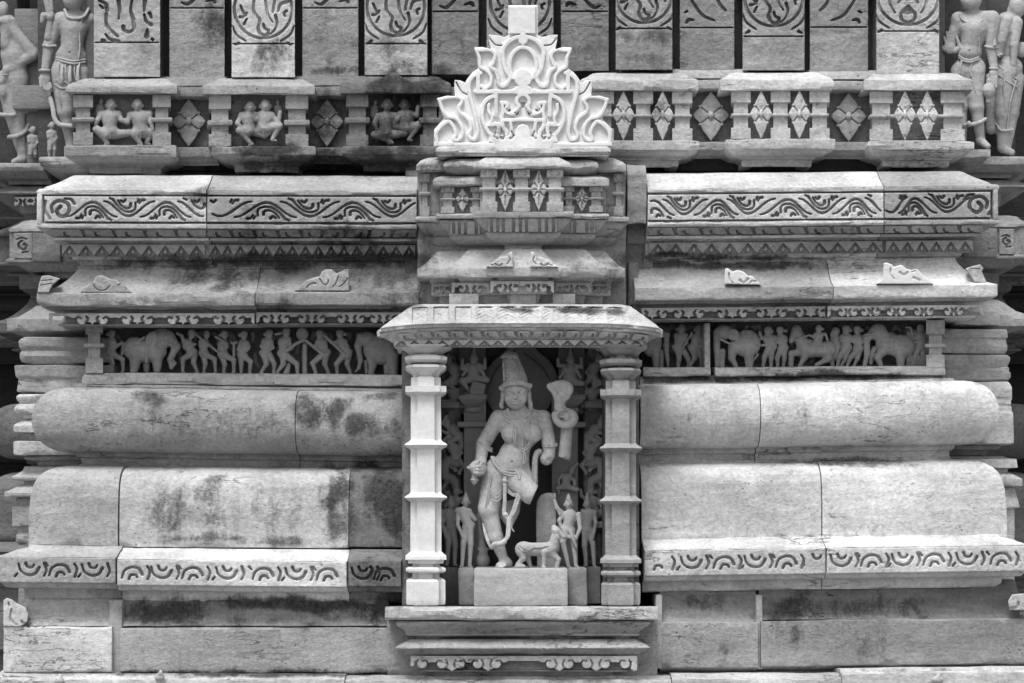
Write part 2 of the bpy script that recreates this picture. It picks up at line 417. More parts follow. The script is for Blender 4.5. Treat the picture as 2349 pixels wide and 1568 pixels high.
class Plate:
    """flat carved stone: outline, grooves and raised field over a rectangle of photo measure"""
    def __init__(s, x0, x1, y0, y1, step=1.3, full=False):
        s.step = step; s.ax = np.arange(x0-3*step, x1+3*step+.01, step); s.ay = np.arange(y0-3*step, y1+3*step+.01, step)
        s.f = np.full((len(s.ax), len(s.ay)), 30.); s.g = s.f.copy(); s.h = s.f*0; s.u = s.f.copy()
        if full: s.rect(x0, x1, y0, y1)
    def _w(s, lo, hi, m=6):
        i = [int(np.clip(np.searchsorted(s.ax, lo[0]-m), 0, len(s.ax))), int(np.clip(np.searchsorted(s.ax, hi[0]+m), 0, len(s.ax)))]
        j = [int(np.clip(np.searchsorted(s.ay, lo[1]-m), 0, len(s.ay))), int(np.clip(np.searchsorted(s.ay, hi[1]+m), 0, len(s.ay)))]
        sl = (slice(*i), slice(*j)); return sl, s.ax[sl[0]][:, None], s.ay[sl[1]][None, :]
    def _put(s, t, sl, d):
        A = getattr(s, t); A[sl] = np.minimum(A[sl], d)
    def rect(s, x0, x1, y0, y1, t='f'):
        sl, x, y = s._w((x0, y0), (x1, y1)); ex = np.abs(x-(x0+x1)/2)-(x1-x0)/2; ey = np.abs(y-(y0+y1)/2)-(y1-y0)/2
        s._put(t, sl, np.sqrt(np.maximum(ex, 0)**2+np.maximum(ey, 0)**2)+np.minimum(np.maximum(ex, ey), 0))
    def circ(s, c, r, t='f', ry=None):
        ry = r if ry is None else ry
        sl, x, y = s._w((c[0]-r, c[1]-ry), (c[0]+r, c[1]+ry)); s._put(t, sl, (np.sqrt(((x-c[0])/r)**2+((y-c[1])/ry)**2)-1)*min(r, ry))
    def stroke(s, pts, w0, w1=None, t='g', sm=True, leaf=False):
        if sm and len(pts) > 2: pts = spline(pts, 5)
        pts = np.array(pts, float); w1 = w0 if w1 is None else w1; m = max(w0, w1)
        n = len(pts)-1
        for i in range(n):
            a, b = pts[i], pts[i+1]; sl, x, y = s._w(np.minimum(a, b)-m, np.maximum(a, b)+m)
            if x.size == 0 or y.size == 0: continue
            ab = b-a; L2 = max(float(ab@ab), 1e-6); tt = np.clip(((x-a[0])*ab[0]+(y-a[1])*ab[1])/L2, 0, 1)
            u = (i+tt)/n; r = (w0+(w1-w0)*u)*(np.sqrt(np.maximum(1-(2*u-1)**2, .02)) if leaf else 1)
            s._put(t, sl, np.sqrt((x-a[0]-tt*ab[0])**2+(y-a[1]-tt*ab[1])**2)-r/2)
    def _poly(s, P, x, y):
        P = np.array(P, float); d = np.full(np.broadcast(x, y).shape, 1e9); ins = np.zeros(d.shape, bool)
        for i in range(len(P)):
            a, b = P[i], P[(i+1) % len(P)]; ab = b-a; L2 = max(float(ab@ab), 1e-9)
            tt = np.clip(((x-a[0])*ab[0]+(y-a[1])*ab[1])/L2, 0, 1)
            d = np.minimum(d, (x-a[0]-tt*ab[0])**2+(y-a[1]-tt*ab[1])**2)
            if a[1] != b[1]: ins ^= ((a[1] > y) != (b[1] > y)) & (x < (b[0]-a[0])*(y-a[1])/(b[1]-a[1])+a[0])
        d = np.sqrt(d); return np.where(ins, -d, d)
    def poly(s, P, t='f', sm=False, minus=None):
        if sm: P = spline(P, 5, True)
        Q = np.array(P); sl, x, y = s._w(Q.min(0), Q.max(0)); d = s._poly(P, x, y)
        if minus is not None: d = np.maximum(d, -s._poly(minus, x, y))
        s._put(t, sl, d)
    def build(s, name, d, th=10, gd=5, raise_=0, tilt=None, dfun=None, r=1.2, rough=.25, seed=0, **kw):
        st = s.step; top = raise_+float(s.h.max()); zs = np.arange(-th-2*st, top+3*st, st)
        f = s.f[:, :, None]; z = zs[None, None, :]; h = (s.h+np.where(s.u < 0, raise_, 0))[:, :, None] if raise_ else s.h[:, :, None]
        if raise_:   # soft-edged raised field
            h = (s.h+raise_*np.clip(.5-s.u/1.1, 0, 1))[:, :, None]
        zz = z-h
        a = np.maximum(f+r, 0); b = np.maximum(zz+r, 0)
        F = np.sqrt(a*a+b*b)-r+np.minimum(np.maximum(f+r, zz+r), 0)
        F = np.maximum(F, -th-z)
        if gd: F = np.maximum(F, -np.maximum(s.g[:, :, None]-.15*np.clip(zz+gd, 0, gd), -(zz+gd)))
        V, Q = snets(F); V = V*st+np.array([s.ax[0], s.ay[0], zs[0]])
        V = V+np.stack([vn(V, .2, seed+1), vn(V, .2, seed+2), fbm(V, .06, seed+3, 3)*1.6], -1)*rough*2
        py = V[:, 1]+(tilt(V[:, 0]) if tilt else 0)
        dd = (d if dfun is None else dfun(V[:, 0], V[:, 1]))+V[:, 2]/K
        return mk(name, W(V[:, 0], py, dd), Q, ang=50, **kw)
# ---------------------------------------------------------------- carved patterns
def pmould(name, prof, plan, dref, amp=.5, seed=None, wear=.35, **kw):
    """prof (py, offset) swept round an open plan of (px, d), mitred"""
    seed = random.randint(0, 9999) if seed is None else seed
    P = np.array([(float(X(a, b)), -b) for a, b in plan]); n = len(P)
    nr = []
    for i in range(n):
        def nm(a, b):
            v = b-a; v = v/max(np.hypot(*v), 1e-9); return np.array([v[1], -v[0]])
        if i == 0: m = nm(P[0], P[1])
        elif i == n-1: m = nm(P[-2], P[-1])
        else:
            a, b = nm(P[i-1], P[i]), nm(P[i], P[i+1]); m = a+b; m = m/max(.3, float(m@a))
        nr.append(m)
    nr = np.array(nr)
    pr = []
    for i, (y, o) in enumerate(prof):
        pr.append((y, o))
        if i < len(prof)-1:
            y2, o2 = prof[i+1]; ln = math.hypot(y2-y, (o2-o)*K); k = int(ln/14)
            for j in range(1, k+1): pr.append((y+(y2-y)*j/(k+1), o+(o2-o)*j/(k+1)))
    rows = []
    for y, o in pr:
        q = P+nr*o; rows.append(np.column_stack([q, np.full(n, Z(y, dref))]))
    G = np.array(rows)
    # extra columns along long segments
    ts = []
    for i in range(n-1):
        L_ = np.hypot(*(P[i+1]-P[i]))*K; k = max(1, int(L_/12))
        ts += [(i, j/k) for j in range(k)]
    ts.append((n-2, 1.0))
    G = np.stack([G[:, i]*(1-t)+G[:, i+1]*t for i, t in ts], 1)
    G = G+np.stack([vn(G, 16, seed), fbm(G, 16, seed+1, 2), vn(G, 14, seed+2)], -1)*amp*2/K
    a, b = G.shape[:2]; idx = np.arange(a*b).reshape(a, b)
    F = np.stack([idx[:-1, :-1].ravel(), idx[1:, :-1].ravel(), idx[1:, 1:].ravel(), idx[:-1, 1:].ravel()], -1)
    faces = [tuple(f) for f in F.tolist()]+[tuple(idx[0].tolist()), tuple(idx[-1, ::-1].tolist())]
    return mk(name, G.reshape(-1, 3), faces, **kw)

def tr(pts, cx, cy, sx=1, sy=1): return [(cx+x*sx, cy+y*sy) for x, y in pts]
def wave(P, marks, ym, x0, x1, hw=2.9):
    """running vine: marks = [(x, +1 crest / -1 trough)]"""
    rs = random.Random(int(x0))
    for i, (x, s) in enumerate(marks):
        l = marks[i-1][0] if i else x-90; r = marks[i+1][0] if i+1 < len(marks) else x+90
        l = x-(x-l)*.68; r = x+(r-x)*.68
        pts = []
        for t in np.linspace(0, 1, 13):
            u = l+(r-l)*t; v = (u-x)/(x-l if u < x else r-x)
            y = ym-s*(16-34*(.5-.5*math.cos(math.pi*min(1, abs(v)))))
            if x0+3 < u < x1-3: pts.append((u, y))
        if len(pts) > 2:
            n = len(pts); P.stroke(pts[:n//2+1], 1.2, hw+.6, sm=False); P.stroke(pts[n//2:], hw+.6, 1.2, sm=False)
        c = (x, ym-s*15)
        sc = min(1.2, (r-l)/138)
        for q, a, b in (([(-20, 30), (-19, 15), (-4, 9), (14, 12), (30, 24), (42, 38)], 1.8, 3.4), ([(-7, 27), (-6, 20), (4, 17), (18, 23), (28, 35)], 4.2, 1.4),
                        ([(8, 36), (13, 31), (20, 35)], 3.5, 2.5), ([(-44, 36), (-36, 35), (-31, 28)], 4, 2), ([(-29, 37), (-26, 31)], 2.4, 1.6), ([(42, 37), (50, 40)], 3.4, 2)):
            qq = tr(q, c[0], c[1], sc*s, s)
            if min(p[0] for p in qq) > x0+4 and max(p[0] for p in qq) < x1-4: P.stroke(qq, a, b)
def scrolls(P, marks, ym, x0, x1):
    for x, s in marks:
        for q, a, b in (([(-25, 13), (-19, -4), (-2, -12), (14, -8), (22, 5)], 2.2, 4.4), ([(-9, 15), (-4, 6), (6, 6), (10, 11)], 3.6, 2.6), ([(33, -14), (39, -2), (34, 15)], 2, 4),
                        ([(-33, -15), (-28, -9)], 3.4, 1.8)):
            qq = tr(q, x, ym, 1, s)
            if min(p[0] for p in qq) > x0+5 and max(p[0] for p in qq) < x1-5: P.stroke(qq, a, b)
def curls(P, marks, y0, y1, b=24, r=10):
    """hanging curls: marks = centres of pairs"""
    h = y1-y0; P.rect(P.x0, P.x1, y0, y0+h*.26)
    for x in marks:
        cy = y0+h*.62
        P.poly([(x-b, y0), (x+b, y0), (x+b*.55, y0+h*.8), (x+3, y0+h*.86), (x, y0+h*1.1), (x-3, y0+h*.86), (x-b*.55, y0+h*.8)])
        for s in (-1, 1):
            P.circ((x+s*b, cy), r, ry=r*.92)
            P.stroke([(x+s*(b+r*1.1), y0+h*.28), (x+s*(b+r*2.1), y0+h*.30), (x+s*(b+r*3), y0+h*.2)], h*.34, h*.1, t='f')
            P.stroke([(x+s*(b-r*.9), y0+h*.32), (x+s*(b-r*1.25), y0+h*.52), (x+s*(b-r*.8), y0+h*.84)], 2, 3.4)
            P.stroke([(x+s*(b+r*.1), y0+h*.48), (x+s*(b+r*.75), y0+h*.36), (x+s*(b+r*1.2), y0+h*.52)], 1.4, 3.4)
def curlband(name, x0, x1, y0, y1, marks, d, b=24, r=10, ends=True, **kw):
    P = Plate(x0, x1, y0, y1+4); P.x0, P.x1 = x0, x1
    curls(P, marks, y0, y1, b, r)
    if ends: P.poly([(x0, y0), (x0+9, y0), (x0+7, y1-4), (x0+2, y1), (x0, y1)]); P.poly([(x1, y0), (x1-9, y0), (x1-7, y1-4), (x1-2, y1), (x1, y1)])
    P.f[:] = np.maximum(P.f, np.maximum(x0-P.ax, P.ax-x1)[:, None])
    return P.build(name, d, th=20, gd=14, r=1.2, **kw)
def tooth(name, x0, x1, y0, y1, n, d, **kw):
    P = Plate(x0, x1, y0, y1, full=True, step=1.25); w = (x1-x0)/n; h = y1-y0
    for i in range(n):
        c = x0+w*(i+.5)+random.uniform(-1, 1); a = w*.46
        P.poly([(c, y0+h*.14), (c+a, y1-2), (c-a, y1-2)], t='g', minus=[(c, y0+h*.3), (c+a*.34, y0+h*.62), (c, y1-2.5), (c-a*.34, y0+h*.62)])
    return P.build(name, d, th=14, gd=11, r=1.0, **kw)
def leaves(name, x0, x1, y0, y1, n, d, dd, mir=None, **kw):
    P = Plate(x0, x1, y0, y1, full=True, step=1.25); w = (x1-x0)/n; h = y1-y0
    for i in range(n+1):
        c = x0+w*i; s = 1 if mir is None or c < mir else -1
        if x0+4 < c < x1-4: P.poly([(c-5*s, y0-2), (c+6*s, y0-2), (c+3*s, y0+h*.35), (c+8*s, y1), (c+5*s, y1+1), (c, y0+h*.6), (c-1.5*s, y0+h*.3)], t='g')
        m = c+w*.5
        if m < x1-6: P.stroke([(m-6*s, y0+h*.5), (m-4*s, y0+h*.8), (m+4*s, y1-1)], 3.2, 1.4)
    P.h[:] = 3.0*np.sqrt(np.clip(1-((P.ay-(y0+y1)/2)/(h*.62))**2, 0, 1))[None, :]
    return P.build(name, d, th=16, gd=12, r=2., dfun=lambda x, y: d+(dd-d)*np.clip((y-y0)/(y1-y0), 0, 1), **kw)
def flower(name, cx, y0, y1, hw, d, slits=False, **kw):
    cy = (y0+y1)/2-2; h = (y1-y0)/2; P = Plate(cx-hw-2, cx+hw+2, y0, y1, step=1.1 if hw < 30 else 1.3)
    a, bq = hw*.62, h*.34
    P.poly([(cx, y0), (cx+a*.68, y0+h*.4), (cx+a, cy-bq), (cx+a*.5, cy-bq*.35), (cx, cy), (cx-a*.5, cy-bq*.35), (cx-a, cy-bq), (cx-a*.68, y0+h*.4)])
    P.poly([(cx, y1), (cx+a*.68, y1-h*.4), (cx+a, cy+bq), (cx+a*.5, cy+bq*.35), (cx, cy), (cx-a*.5, cy+bq*.35), (cx-a, cy+bq), (cx-a*.68, y1-h*.4)])
    for s in (-1, 1):
        P.poly([(cx, cy-1), (cx+s*hw*.36, cy-h*.24), (cx+s*hw*.62, cy-h*.29), (cx+s*hw*.86, cy-h*.15), (cx+s*hw, cy), (cx+s*hw*.85, cy+h*.15), (cx+s*hw*.62, cy+h*.29), (cx+s*hw*.36, cy+h*.24), (cx, cy+1)])
        for q in (-1, 1):
            P.circ((cx+s*hw*.60, cy+q*h*.36), max(2.2, hw*.085)); P.stroke([(cx+s*hw*.2, cy+q*h*.10), (cx+s*hw*.62, cy+q*h*.36)], 3, 4, t='f')
            P.stroke([(cx+s*hw*.16, cy+q*h*.10), (cx+s*hw*.52, cy+q*h*.30)], 1.8, 3.2)
    P.circ((cx, cy), max(3, hw*.13), ry=h*.16)
    x = P.ax[:, None]; y = P.ay[None, :]
    rd = np.clip(1-np.abs(x-cx)/(hw*.7), 0, 1)*np.clip(np.abs(y-cy)/(h*.35), 0, 1)*4+np.clip(1-np.abs(y-cy)/(h*.3), 0, 1)*np.clip(np.abs(x-cx)/(hw*.4), 0, 1)*4
    bo = 9*np.sqrt(np.clip(1-((x-cx)/(hw*.16+1.5))**2-((y-cy)/(h*.17))**2, 0, 1))
    P.h[:] = np.maximum(rd, bo)
    if slits:
        for q in (-1, 1):
            P.stroke([(cx, cy+q*h*.30), (cx, cy+q*h*.78)], 3.2, 1.6); P.stroke([(cx+q*hw*.3, cy), (cx+q*hw*.8, cy)], 2.6, 1.4)
    return P.build(name, d, th=7, gd=5, r=1.4, **kw)

# ---------------------------------------------------------------- ground and core of the building
g = 60
me = [(-g, -g, -.85), (g, -g, -.85), (g, g, -.85), (-g, g, -.85)]
gr = mk('ground', me, [(0, 1, 2, 3)], 'fine', .22); gr['kind'] = 'structure'
core = T('temple_wall', 'plain masonry core of the temple wall behind the carved courses', 'wall', (1174, 1800, 0))
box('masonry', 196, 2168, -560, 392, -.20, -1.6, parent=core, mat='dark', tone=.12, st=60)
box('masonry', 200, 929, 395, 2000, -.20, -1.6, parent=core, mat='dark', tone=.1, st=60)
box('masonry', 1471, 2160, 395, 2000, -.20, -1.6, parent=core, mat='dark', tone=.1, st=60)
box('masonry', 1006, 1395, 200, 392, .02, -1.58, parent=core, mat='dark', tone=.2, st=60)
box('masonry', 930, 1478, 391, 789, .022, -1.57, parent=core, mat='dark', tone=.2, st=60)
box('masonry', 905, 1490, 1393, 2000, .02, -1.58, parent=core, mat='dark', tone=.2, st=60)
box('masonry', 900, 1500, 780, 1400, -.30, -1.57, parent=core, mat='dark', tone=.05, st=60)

# ---------------------------------------------------------------- upper pilaster slabs
SL = [(215, 368, 177, 0, 1, .42, 'with the curling stem carving, beside the tall left statue'), (388, 516, 183, -.045, 0, .36, 'with black lichen speckles, second from the left'),
 (531, 677, 178, 0, 1, .6, 'with a ring medallion and dark pitted flaking patch'), (693, 823, 181, -.045, 0, .36, 'with a damp tide mark near its foot, fourth from the left'),
 (836, 981, 173, 0, 1, .44, 'with a ring medallion above the triangle-topped coping'), (990, 1099, 172, -.045, 0, .24, 'darker one just left of the white crest'),
 (1116, 1270, 168, 0, 1, .32, 'half hidden behind the white crest'), (1286, 1397, 163, -.045, 0, .24, 'dark plain one just right of the white crest'),
 (1412, 1543, 161, 0, 1, .34, 'with a ring medallion, second to the right of the crest'), (1559, 1685, 165, -.045, 0, .30, 'with two diagonal leaf cuts and pale edge, third to the right of the crest'),
 (1703, 1846, 162, 0, 1, .34, 'with a ring medallion and smooth grey foot'), (1857, 1992, 166, -.045, 0, .31, 'with diagonal leaf cuts and a chipped left edge'),
 (2010, 2155, 172, 0, 1, .58, 'pale one with a lotus ring medallion beside the right statue')]
CIR = {2: (604, 22, 72), 4: (908, 17, 72), 6: (1193, 5, 74), 8: (1477, -12, 71), 10: (1775, -6, 73), 12: (2083, -14, 78)}
for i, (a, b, yb, d, med, tn, lb) in enumerate(SL):
    t = T('pilaster_slab', 'tall stone pilaster slab '+lb, 'pilaster', ((a+b)/2, yb, d), 'pilaster slabs of the upper wall')
    yt = 118 if med else 30
    if i == 0: yt = 98
    if i > 6: yt = {7: 27, 8: 66, 9: 64, 10: 84, 11: 63, 12: 72}[i]
    if i in (2, 4): yt = 101
    if i in (1, 3, 5): yt = {1: 19, 3: 19, 5: 27}[i]
    mould('slab', [(-500, d), (-60, d), (-58, d-.03), (yt-1.5, d-.03), (yb-30, d-.03), (yb-1, d-.03)], ('ret', a, d), ('ret', b, d), back=d-.15, ret=.2, parent=t, mat='wall', tone=tn, amp=.5, chip=1.5, step=10)
    P = Plate(a+.6, b-.6, -56, yb, full=True, step=1.4)
    m = (a+b)/2; P.stroke([(a+4, yt), (b-4, yt)], .7, .7, sm=False)
    if i in CIR:
        cx, cy, r = CIR[i]
        an = [(cx+r*.92*math.cos(q), cy+r*.92*math.sin(q)) for q in np.linspace(-.35, math.pi+.35, 30)]
        P.stroke(an, 4.2, 4.2, sm=False)
        q = r/72
        if i == 12:
            for s in (-1, 1):
                P.stroke([(cx+s*8, cy-30), (cx+s*16, cy+10), (cx+s*22, cy+20)], 3, 4); P.stroke([(cx+s*38, cy-20), (cx+s*42, cy+20), (cx+s*30, cy+44)], 4.5, 2)
                P.stroke([(cx+s*2, cy+30), (cx+s*16, cy+46), (cx+s*14, cy+60), (cx+s*4, cy+66)], 4, 6); P.stroke([(cx+s*50, cy-10), (cx+s*58, cy+4)], 4, 2)
            P.poly([(cx-10, cy+44), (cx, cy+30), (cx+10, cy+44), (cx, cy+48)], t='g')
        else:
            for pts, w0, w1 in (([(-52, -8), (-46, 6), (-40, 14)], 3, 4), ([(-53, 18), (-44, 16), (-38, 8)], 5, 3), ([(-44, 34), (-38, 22)], 4, 2), ([(-20, -30), (-22, 4), (-8, 24), (-12, 42)], 4, 4.5),
                                ([(-12, 42), (-8, 54), (4, 60), (12, 54)], 5, 6), ([(4, -30), (10, 10), (22, 30)], 4.5, 1.5), ([(28, -28), (22, 6)], 4, 4), ([(28, 14), (32, 34), (22, 52), (6, 62)], 4.5, 1.5),
                                ([(56, -18), (40, -12), (34, 4)], 7, 3), ([(54, 4), (48, 8), (50, 16)], 4, 3), ([(0, 34), (4, 44), (12, 48)], 3, 5)):
                P.stroke(tr(pts, cx, cy, q, q), w0, w1)
        for s in (-1, 1):
            P.stroke([(cx+s*r*.98, cy+r*.52), (cx+s*r*.86, cy+r*.80), (cx+s*r*.55, cy+r*1.02)], 1.5, 4.5, leaf=True); P.stroke([(cx+s*r*.88, cy+r*1.13), (cx+s*r*.78, cy+r*1.08)], 2, 5)
    elif i == 0:
        for pts, w0, w1 in (([(228, 2), (243, 10), (246, 25)], 4, 7), ([(229, 12), (236, 19)], 2, 5), ([(244, 33), (246, 60), (270, 84)], 6, 4), ([(242, 79), (252, 90), (272, 96)], 2, 7), ([(272, 2), (275, 25), (272, 44)], 7, 3), ([(303, 2), (300, 25), (306, 45)], 3, 6),
                            ([(306, 50), (308, 66), (296, 74), (288, 72)], 5, 6), ([(283, 62), (284, 69)], 8, 6), ([(333, 0), (331, 26)], 8, 3), ([(331, 34), (336, 50), (347, 57)], 3, 7), ([(343, 31), (348, 42)], 6, 3), ([(338, 68), (337, 84)], 3, 10), ([(235, 93), (240, 94)], 6, 4), ([(349, 90), (351, 92)], 5, 4)): P.stroke(pts, w0, w1)
    else:
        if i > 8:
            for pts, w0, w1 in (([(-50, -26), (-30, 8), (-10, 34), (18, 46)], 3, 6), ([(-48, 52), (-42, 44), (-30, 45)], 7, 4), ([(-52, 28), (-44, 24)], 3, 4), ([(14, -26), (28, 6), (44, 24)], 2, 7)):
                P.stroke(tr(pts, m, 2 if i == 9 else 2, 1 if i == 9 else -1, 1), w0, w1, leaf=True)
        else:
            for pts, w0, w1 in (([(-36, 4), (-20, 8), (2, -12)], 3, 8), ([(20, 2), (36, -2), (42, 6)], 4, 8), ([(10, -30), (26, -18)], 3, 6)):
                P.stroke(tr(pts, m, 2+(8 if i > 4 else 0), 1 if i < 7 else -1, 1), w0, w1, leaf=True)
    P.build('carved_panel', d, th=17, gd=13, raise_=0, r=.8, parent=t, mat='wall', tone=tn, rough=.5, dfun=lambda x, y, d=d: d+0*x)

# ---------------------------------------------------------------- band of little balustrade bays
def post(t, x0, x1, ys, d, tn, mat='wall', rail=True, commas=False):
    yt, y1, y2, y3, y4, yb = ys; e = (x1-x0)*.13; pl = [(x0, d-.09), (x0, d), (x1, d), (x1, d-.09)]
    p = T
    pmould('post', [(yt, 0), (y1-1, 0), (y1, -.012), (y4, -.012), (y4+1, 0), (yb, 0)], pl, d, parent=t, mat=mat, tone=tn)
    if rail: pmould('post_ring', [(y2, -.014), (y2+.5, .004), ((y2+y3)/2, .007), (y3-.5, .004), (y3, -.014)], pl, d, parent=t, mat=mat, tone=tn)
def bay(label, cap, posts, base, capx, basex, ys, tn, d=.054, fl=(), pan=None, tri=None, capskew=0, basetop=None):
    t = T('balustrade_bay', label, 'carved balustrade', (sum(capx)/2, base[1]+40, d), 'projecting balustrade bays under the pilaster slabs')
    yt, yb = cap; b0, b1 = base
    mould('coping', [(yt-15, -.03), (yt-13, 0.), (yt-7, .014), (yt-2, .038), (yt, d-.006), (yt+1, d), (yb-1, d), (yb+1, d-.02)], ('ret', capx[0], d), ('ret', capx[1], d), back=-.06, ret=.15, parent=t, mat='wall', tone=tn, chip=1.7, amp=1.2)
    mould('base_slab', [(b0, d-.01), (b0+1, d), (b1-1, d), (b1, d-.012), (b1+4, d-.014), (b1+5, .03), (b1+12, .012), (b1+19, -.022), (b1+23, -.024), (b1+24, -.035), (b1+40, -.036)],
          ('ret', basex[0], d), ('ret', basex[1], d), back=-.09, ret=.15, parent=t, mat='wall', tone=tn*.95, chip=1.7, amp=1.1)
    box('back_panel', posts[0][0]+6, posts[-1][1]-6, yb-4, b0+3, -.035, -.12, parent=t, mat='wall', tone=tn*.8)
    for a, b in posts: post(t, a, b, ys, .032, tn, rail=not fl)
    if fl:
        box('rail', posts[0][0]+1, posts[-1][1]-1, ys[2]+1, ys[3]-1, .038, -.01, parent=t, mat='wall', tone=tn, amp=.5)
        for c in fl: flower('diamond_flower', c, yb-1, b0+1, 25, .035, parent=t, mat='wall', tone=tn*.98, seed=c)
    return t
B1 = bay('grey balustrade bay with two smiling seated figures, leftmost of the row', (195, 216), [(168, 213), (350, 392)], (333, 361), (150, 406), (147, 404), (218, 247, 270, 280, 303, 333), .36)
B2 = bay('stained balustrade bay with a reclining couple, between the two left diamond flowers', (196, 218), [(479, 530), (655, 707)], (336, 357), (464, 722), (485, 724), (219, 251, 276, 288, 307, 336), .33)
B3 = bay('soot blackened balustrade bay with a seated couple, left of the white crest', (190, 215), [(794, 845), (964, 1008)], (335, 356), (780, 1034), (784, 1030), (216, 246, 270, 283, 308, 335), .19)
B4 = bay('pale balustrade bay touching the right side of the white crest', (183, 209), [(1352, 1408), (1453, 1498), (1542, 1588)], (323, 345), (1330, 1602), (1340, 1606), (210, 239, 262, 269, 294, 323), .54, fl=(1430, 1520))
B5 = bay('pale balustrade bay with two slim diamond flowers, middle one right of the crest', (181, 208), [(1677, 1722), (1768, 1813), (1857, 1903)], (319, 343), (1652, 1914), (1663, 1916), (208, 236, 260, 267, 293, 319), .60, fl=(1746, 1834))
B6 = bay('pale balustrade bay with two touching diamond flowers, next to the right statue', (183, 208), [(1995, 2048), (2158, 2213)], (323, 345), (1982, 2233), (1990, 2235), (210, 237, 262, 270, 296, 323), .60, fl=(2076, 2127))
P = Plate(860, 960, 168, 200, step=1.3); P.poly([(838, 199), (898, 168), (905, 168), (962, 199)])
P.build('gable_ornament', .05, th=16, gd=0, parent=B3, mat='wall', tone=.2)
def lattice(label, x0, x1, cx, y0, y1, hw, tn, ly, sy, dk=.6):
    t = T('lattice_panel', label, 'carved panel', (cx, sy[1], -.02), 'big diamond flowers between the bays')
    box('back_panel', x0-12, x1+12, y0-4, y1+5, -.075, -.13, parent=t, mat='wall', tone=tn*dk)
    flower('diamond_flower', cx, y0, y1, hw, -.045, parent=t, mat='wall', tone=tn*.95, seed=cx)
    box('lintel', x0-10, x1+10, ly[0], ly[1], -.005, -.12, parent=t, mat='wall', tone=tn, amp=1.1)
    mould('sill', [(sy[0], -.012), (sy[0]+1, -.005), (sy[1], -.005), (sy[1]+2, -.03), (sy[1]+12, -.05), (sy[1]+14, -.065), (sy[1]+20, -.066)], ('cut', x0-26), ('cut', x1+26), back=-.12, parent=t, mat='wall', tone=tn*.8)
    mould('coping', [(ly[0]-24, -.06), (ly[0]-20, -.035), (ly[0]-1, -.012)], ('cut', x0-45), ('cut', x1+45), back=-.12, parent=t, mat='wall', tone=tn)
    return t
lattice('grey diamond flower panel between the leftmost and second bays', 391, 470, 433, 226, 338, 39, .27, (200, 222), (339, 361))
lattice('stained diamond flower panel between the second and third bays', 709, 792, 750, 226, 338, 38, .24, (199, 221), (339, 357))
lattice('clean broad diamond flower panel right of the crest', 1589, 1672, 1631, 210, 324, 42, .42, (183, 204), (326, 345), .5)
lattice('broad diamond flower panel nearest the right statue', 1905, 1990, 1947, 213, 326, 41, .42, (186, 207), (327, 346), .6)

# ---------------------------------------------------------------- long courses of the main bay
def course(name, label, cat, prof, L, Rr, tf, dy=0, tn=.36, mat='wall', parent=None, **kw):
    t = parent or T(name, label, cat, ((L[1]+Rr[1])/2, prof[-1][0]+dy, 0), kw.pop('group', None))
    kw.pop('group', None)
    mould(kw.pop('part', 'block'), prof, L, Rr, tilt=(tf(L[1]), tf(Rr[1])), dy=dy, parent=t, mat=mat, tone=tn, **kw)
    return t
CORN = [(402, -.03), (403, .02), (406, .034), (412, .052), (419, .078), (426, .108), (430, .126), (433, .129), (434, .152), (435, .157), (446, .157), (446.5, .126), (513, .126), (513.5, .157), (523, .157), (524.5, .148), (526, .118),
        (543, .078), (545, .094), (546, .1), (552, .098), (553, .05), (559, .048), (560, .036), (590, .036), (592, .03), (597, .028), (598, .004), (613, 0)]
tfl = lambda x: 2*(x-82)/870; tfr = lambda x: 7*(2292-x)/805
GC = 'cornice blocks with the running scroll'
def cornice(label, L, Rr, tf, dy, tn, marks, n_leaf, n_tooth, tn2, frame=None, spiral=None, mir=None):
    t = course('cornice_block', label, 'cornice', CORN, L, Rr, tf, dy, tn, group=GC)
    a = L[1]+(14 if L[0] == 'ret' else 0); b = Rr[1]-(14 if Rr[0] == 'ret' else 0)
    P = Plate(a+(6 if L[0] == 'ret' else 0), b-(6 if Rr[0] == 'ret' else 0), 451+dy, 508.5+dy, step=1.35, full=True)
    wave(P, marks, 480+dy, a, b)
    if spiral:
        sx, sg = spiral; cy = 480+dy
        P.stroke(tr([(-20, 8), (-22, -8), (-6, -19), (14, -12), (18, 6), (4, 17), (-6, 14), (-10, 4), (-2, -5)], sx, cy, sg, 1), 4.5, 6)
        P.stroke(tr([(-36, -18), (-38, 4), (-26, 22)], sx, cy, sg, 1), 3, 4); P.stroke(tr([(8, -24), (22, -22), (30, -12)], sx, cy, sg, 1), 2, 4)
    P.build('scroll_panel', .157, th=18, gd=15, tilt=tf, r=1., parent=t, mat='wall', tone=tn)
    if frame: box('frame_edge', frame[0], frame[1], 444+dy, 515+dy, .157, .12, tilt=0, parent=t, mat='wall', tone=tn)
    leaves('leaf_row', a+22 if L[0] == 'ret' else a, b-22 if Rr[0] == 'ret' else b, 526+dy, 543+dy, n_leaf, .137, .104, mir, parent=t, mat='wall', tone=tn2, tilt=tf)
    s = 60 if L[0] == 'ret' else 3; e = 60 if Rr[0] == 'ret' else 3
    tooth('tooth_row', L[1]+s, Rr[1]-e, 560.5+dy, 589+dy, n_tooth, .064, parent=t, mat='wall', tone=tn2, tilt=tf)
    return t
cornice('pale scroll cornice block at the left end, its band ending in a spiral', ('ret', 82), ('cut', 473), tfl, 0, .58, [(213, 1), (294, -1), (383, 1), (463, -1)], 5, 9, .36, (84, 96), (141, 1))
cornice('stained scroll cornice block between the left end block and the niche tower', ('cut', 475.5), ('cut', 956), tfl, 0, .40, [(503, -1), (612, 1), (711, -1), (810, 1), (901, -1)], 9, 16, .26, mir=735)
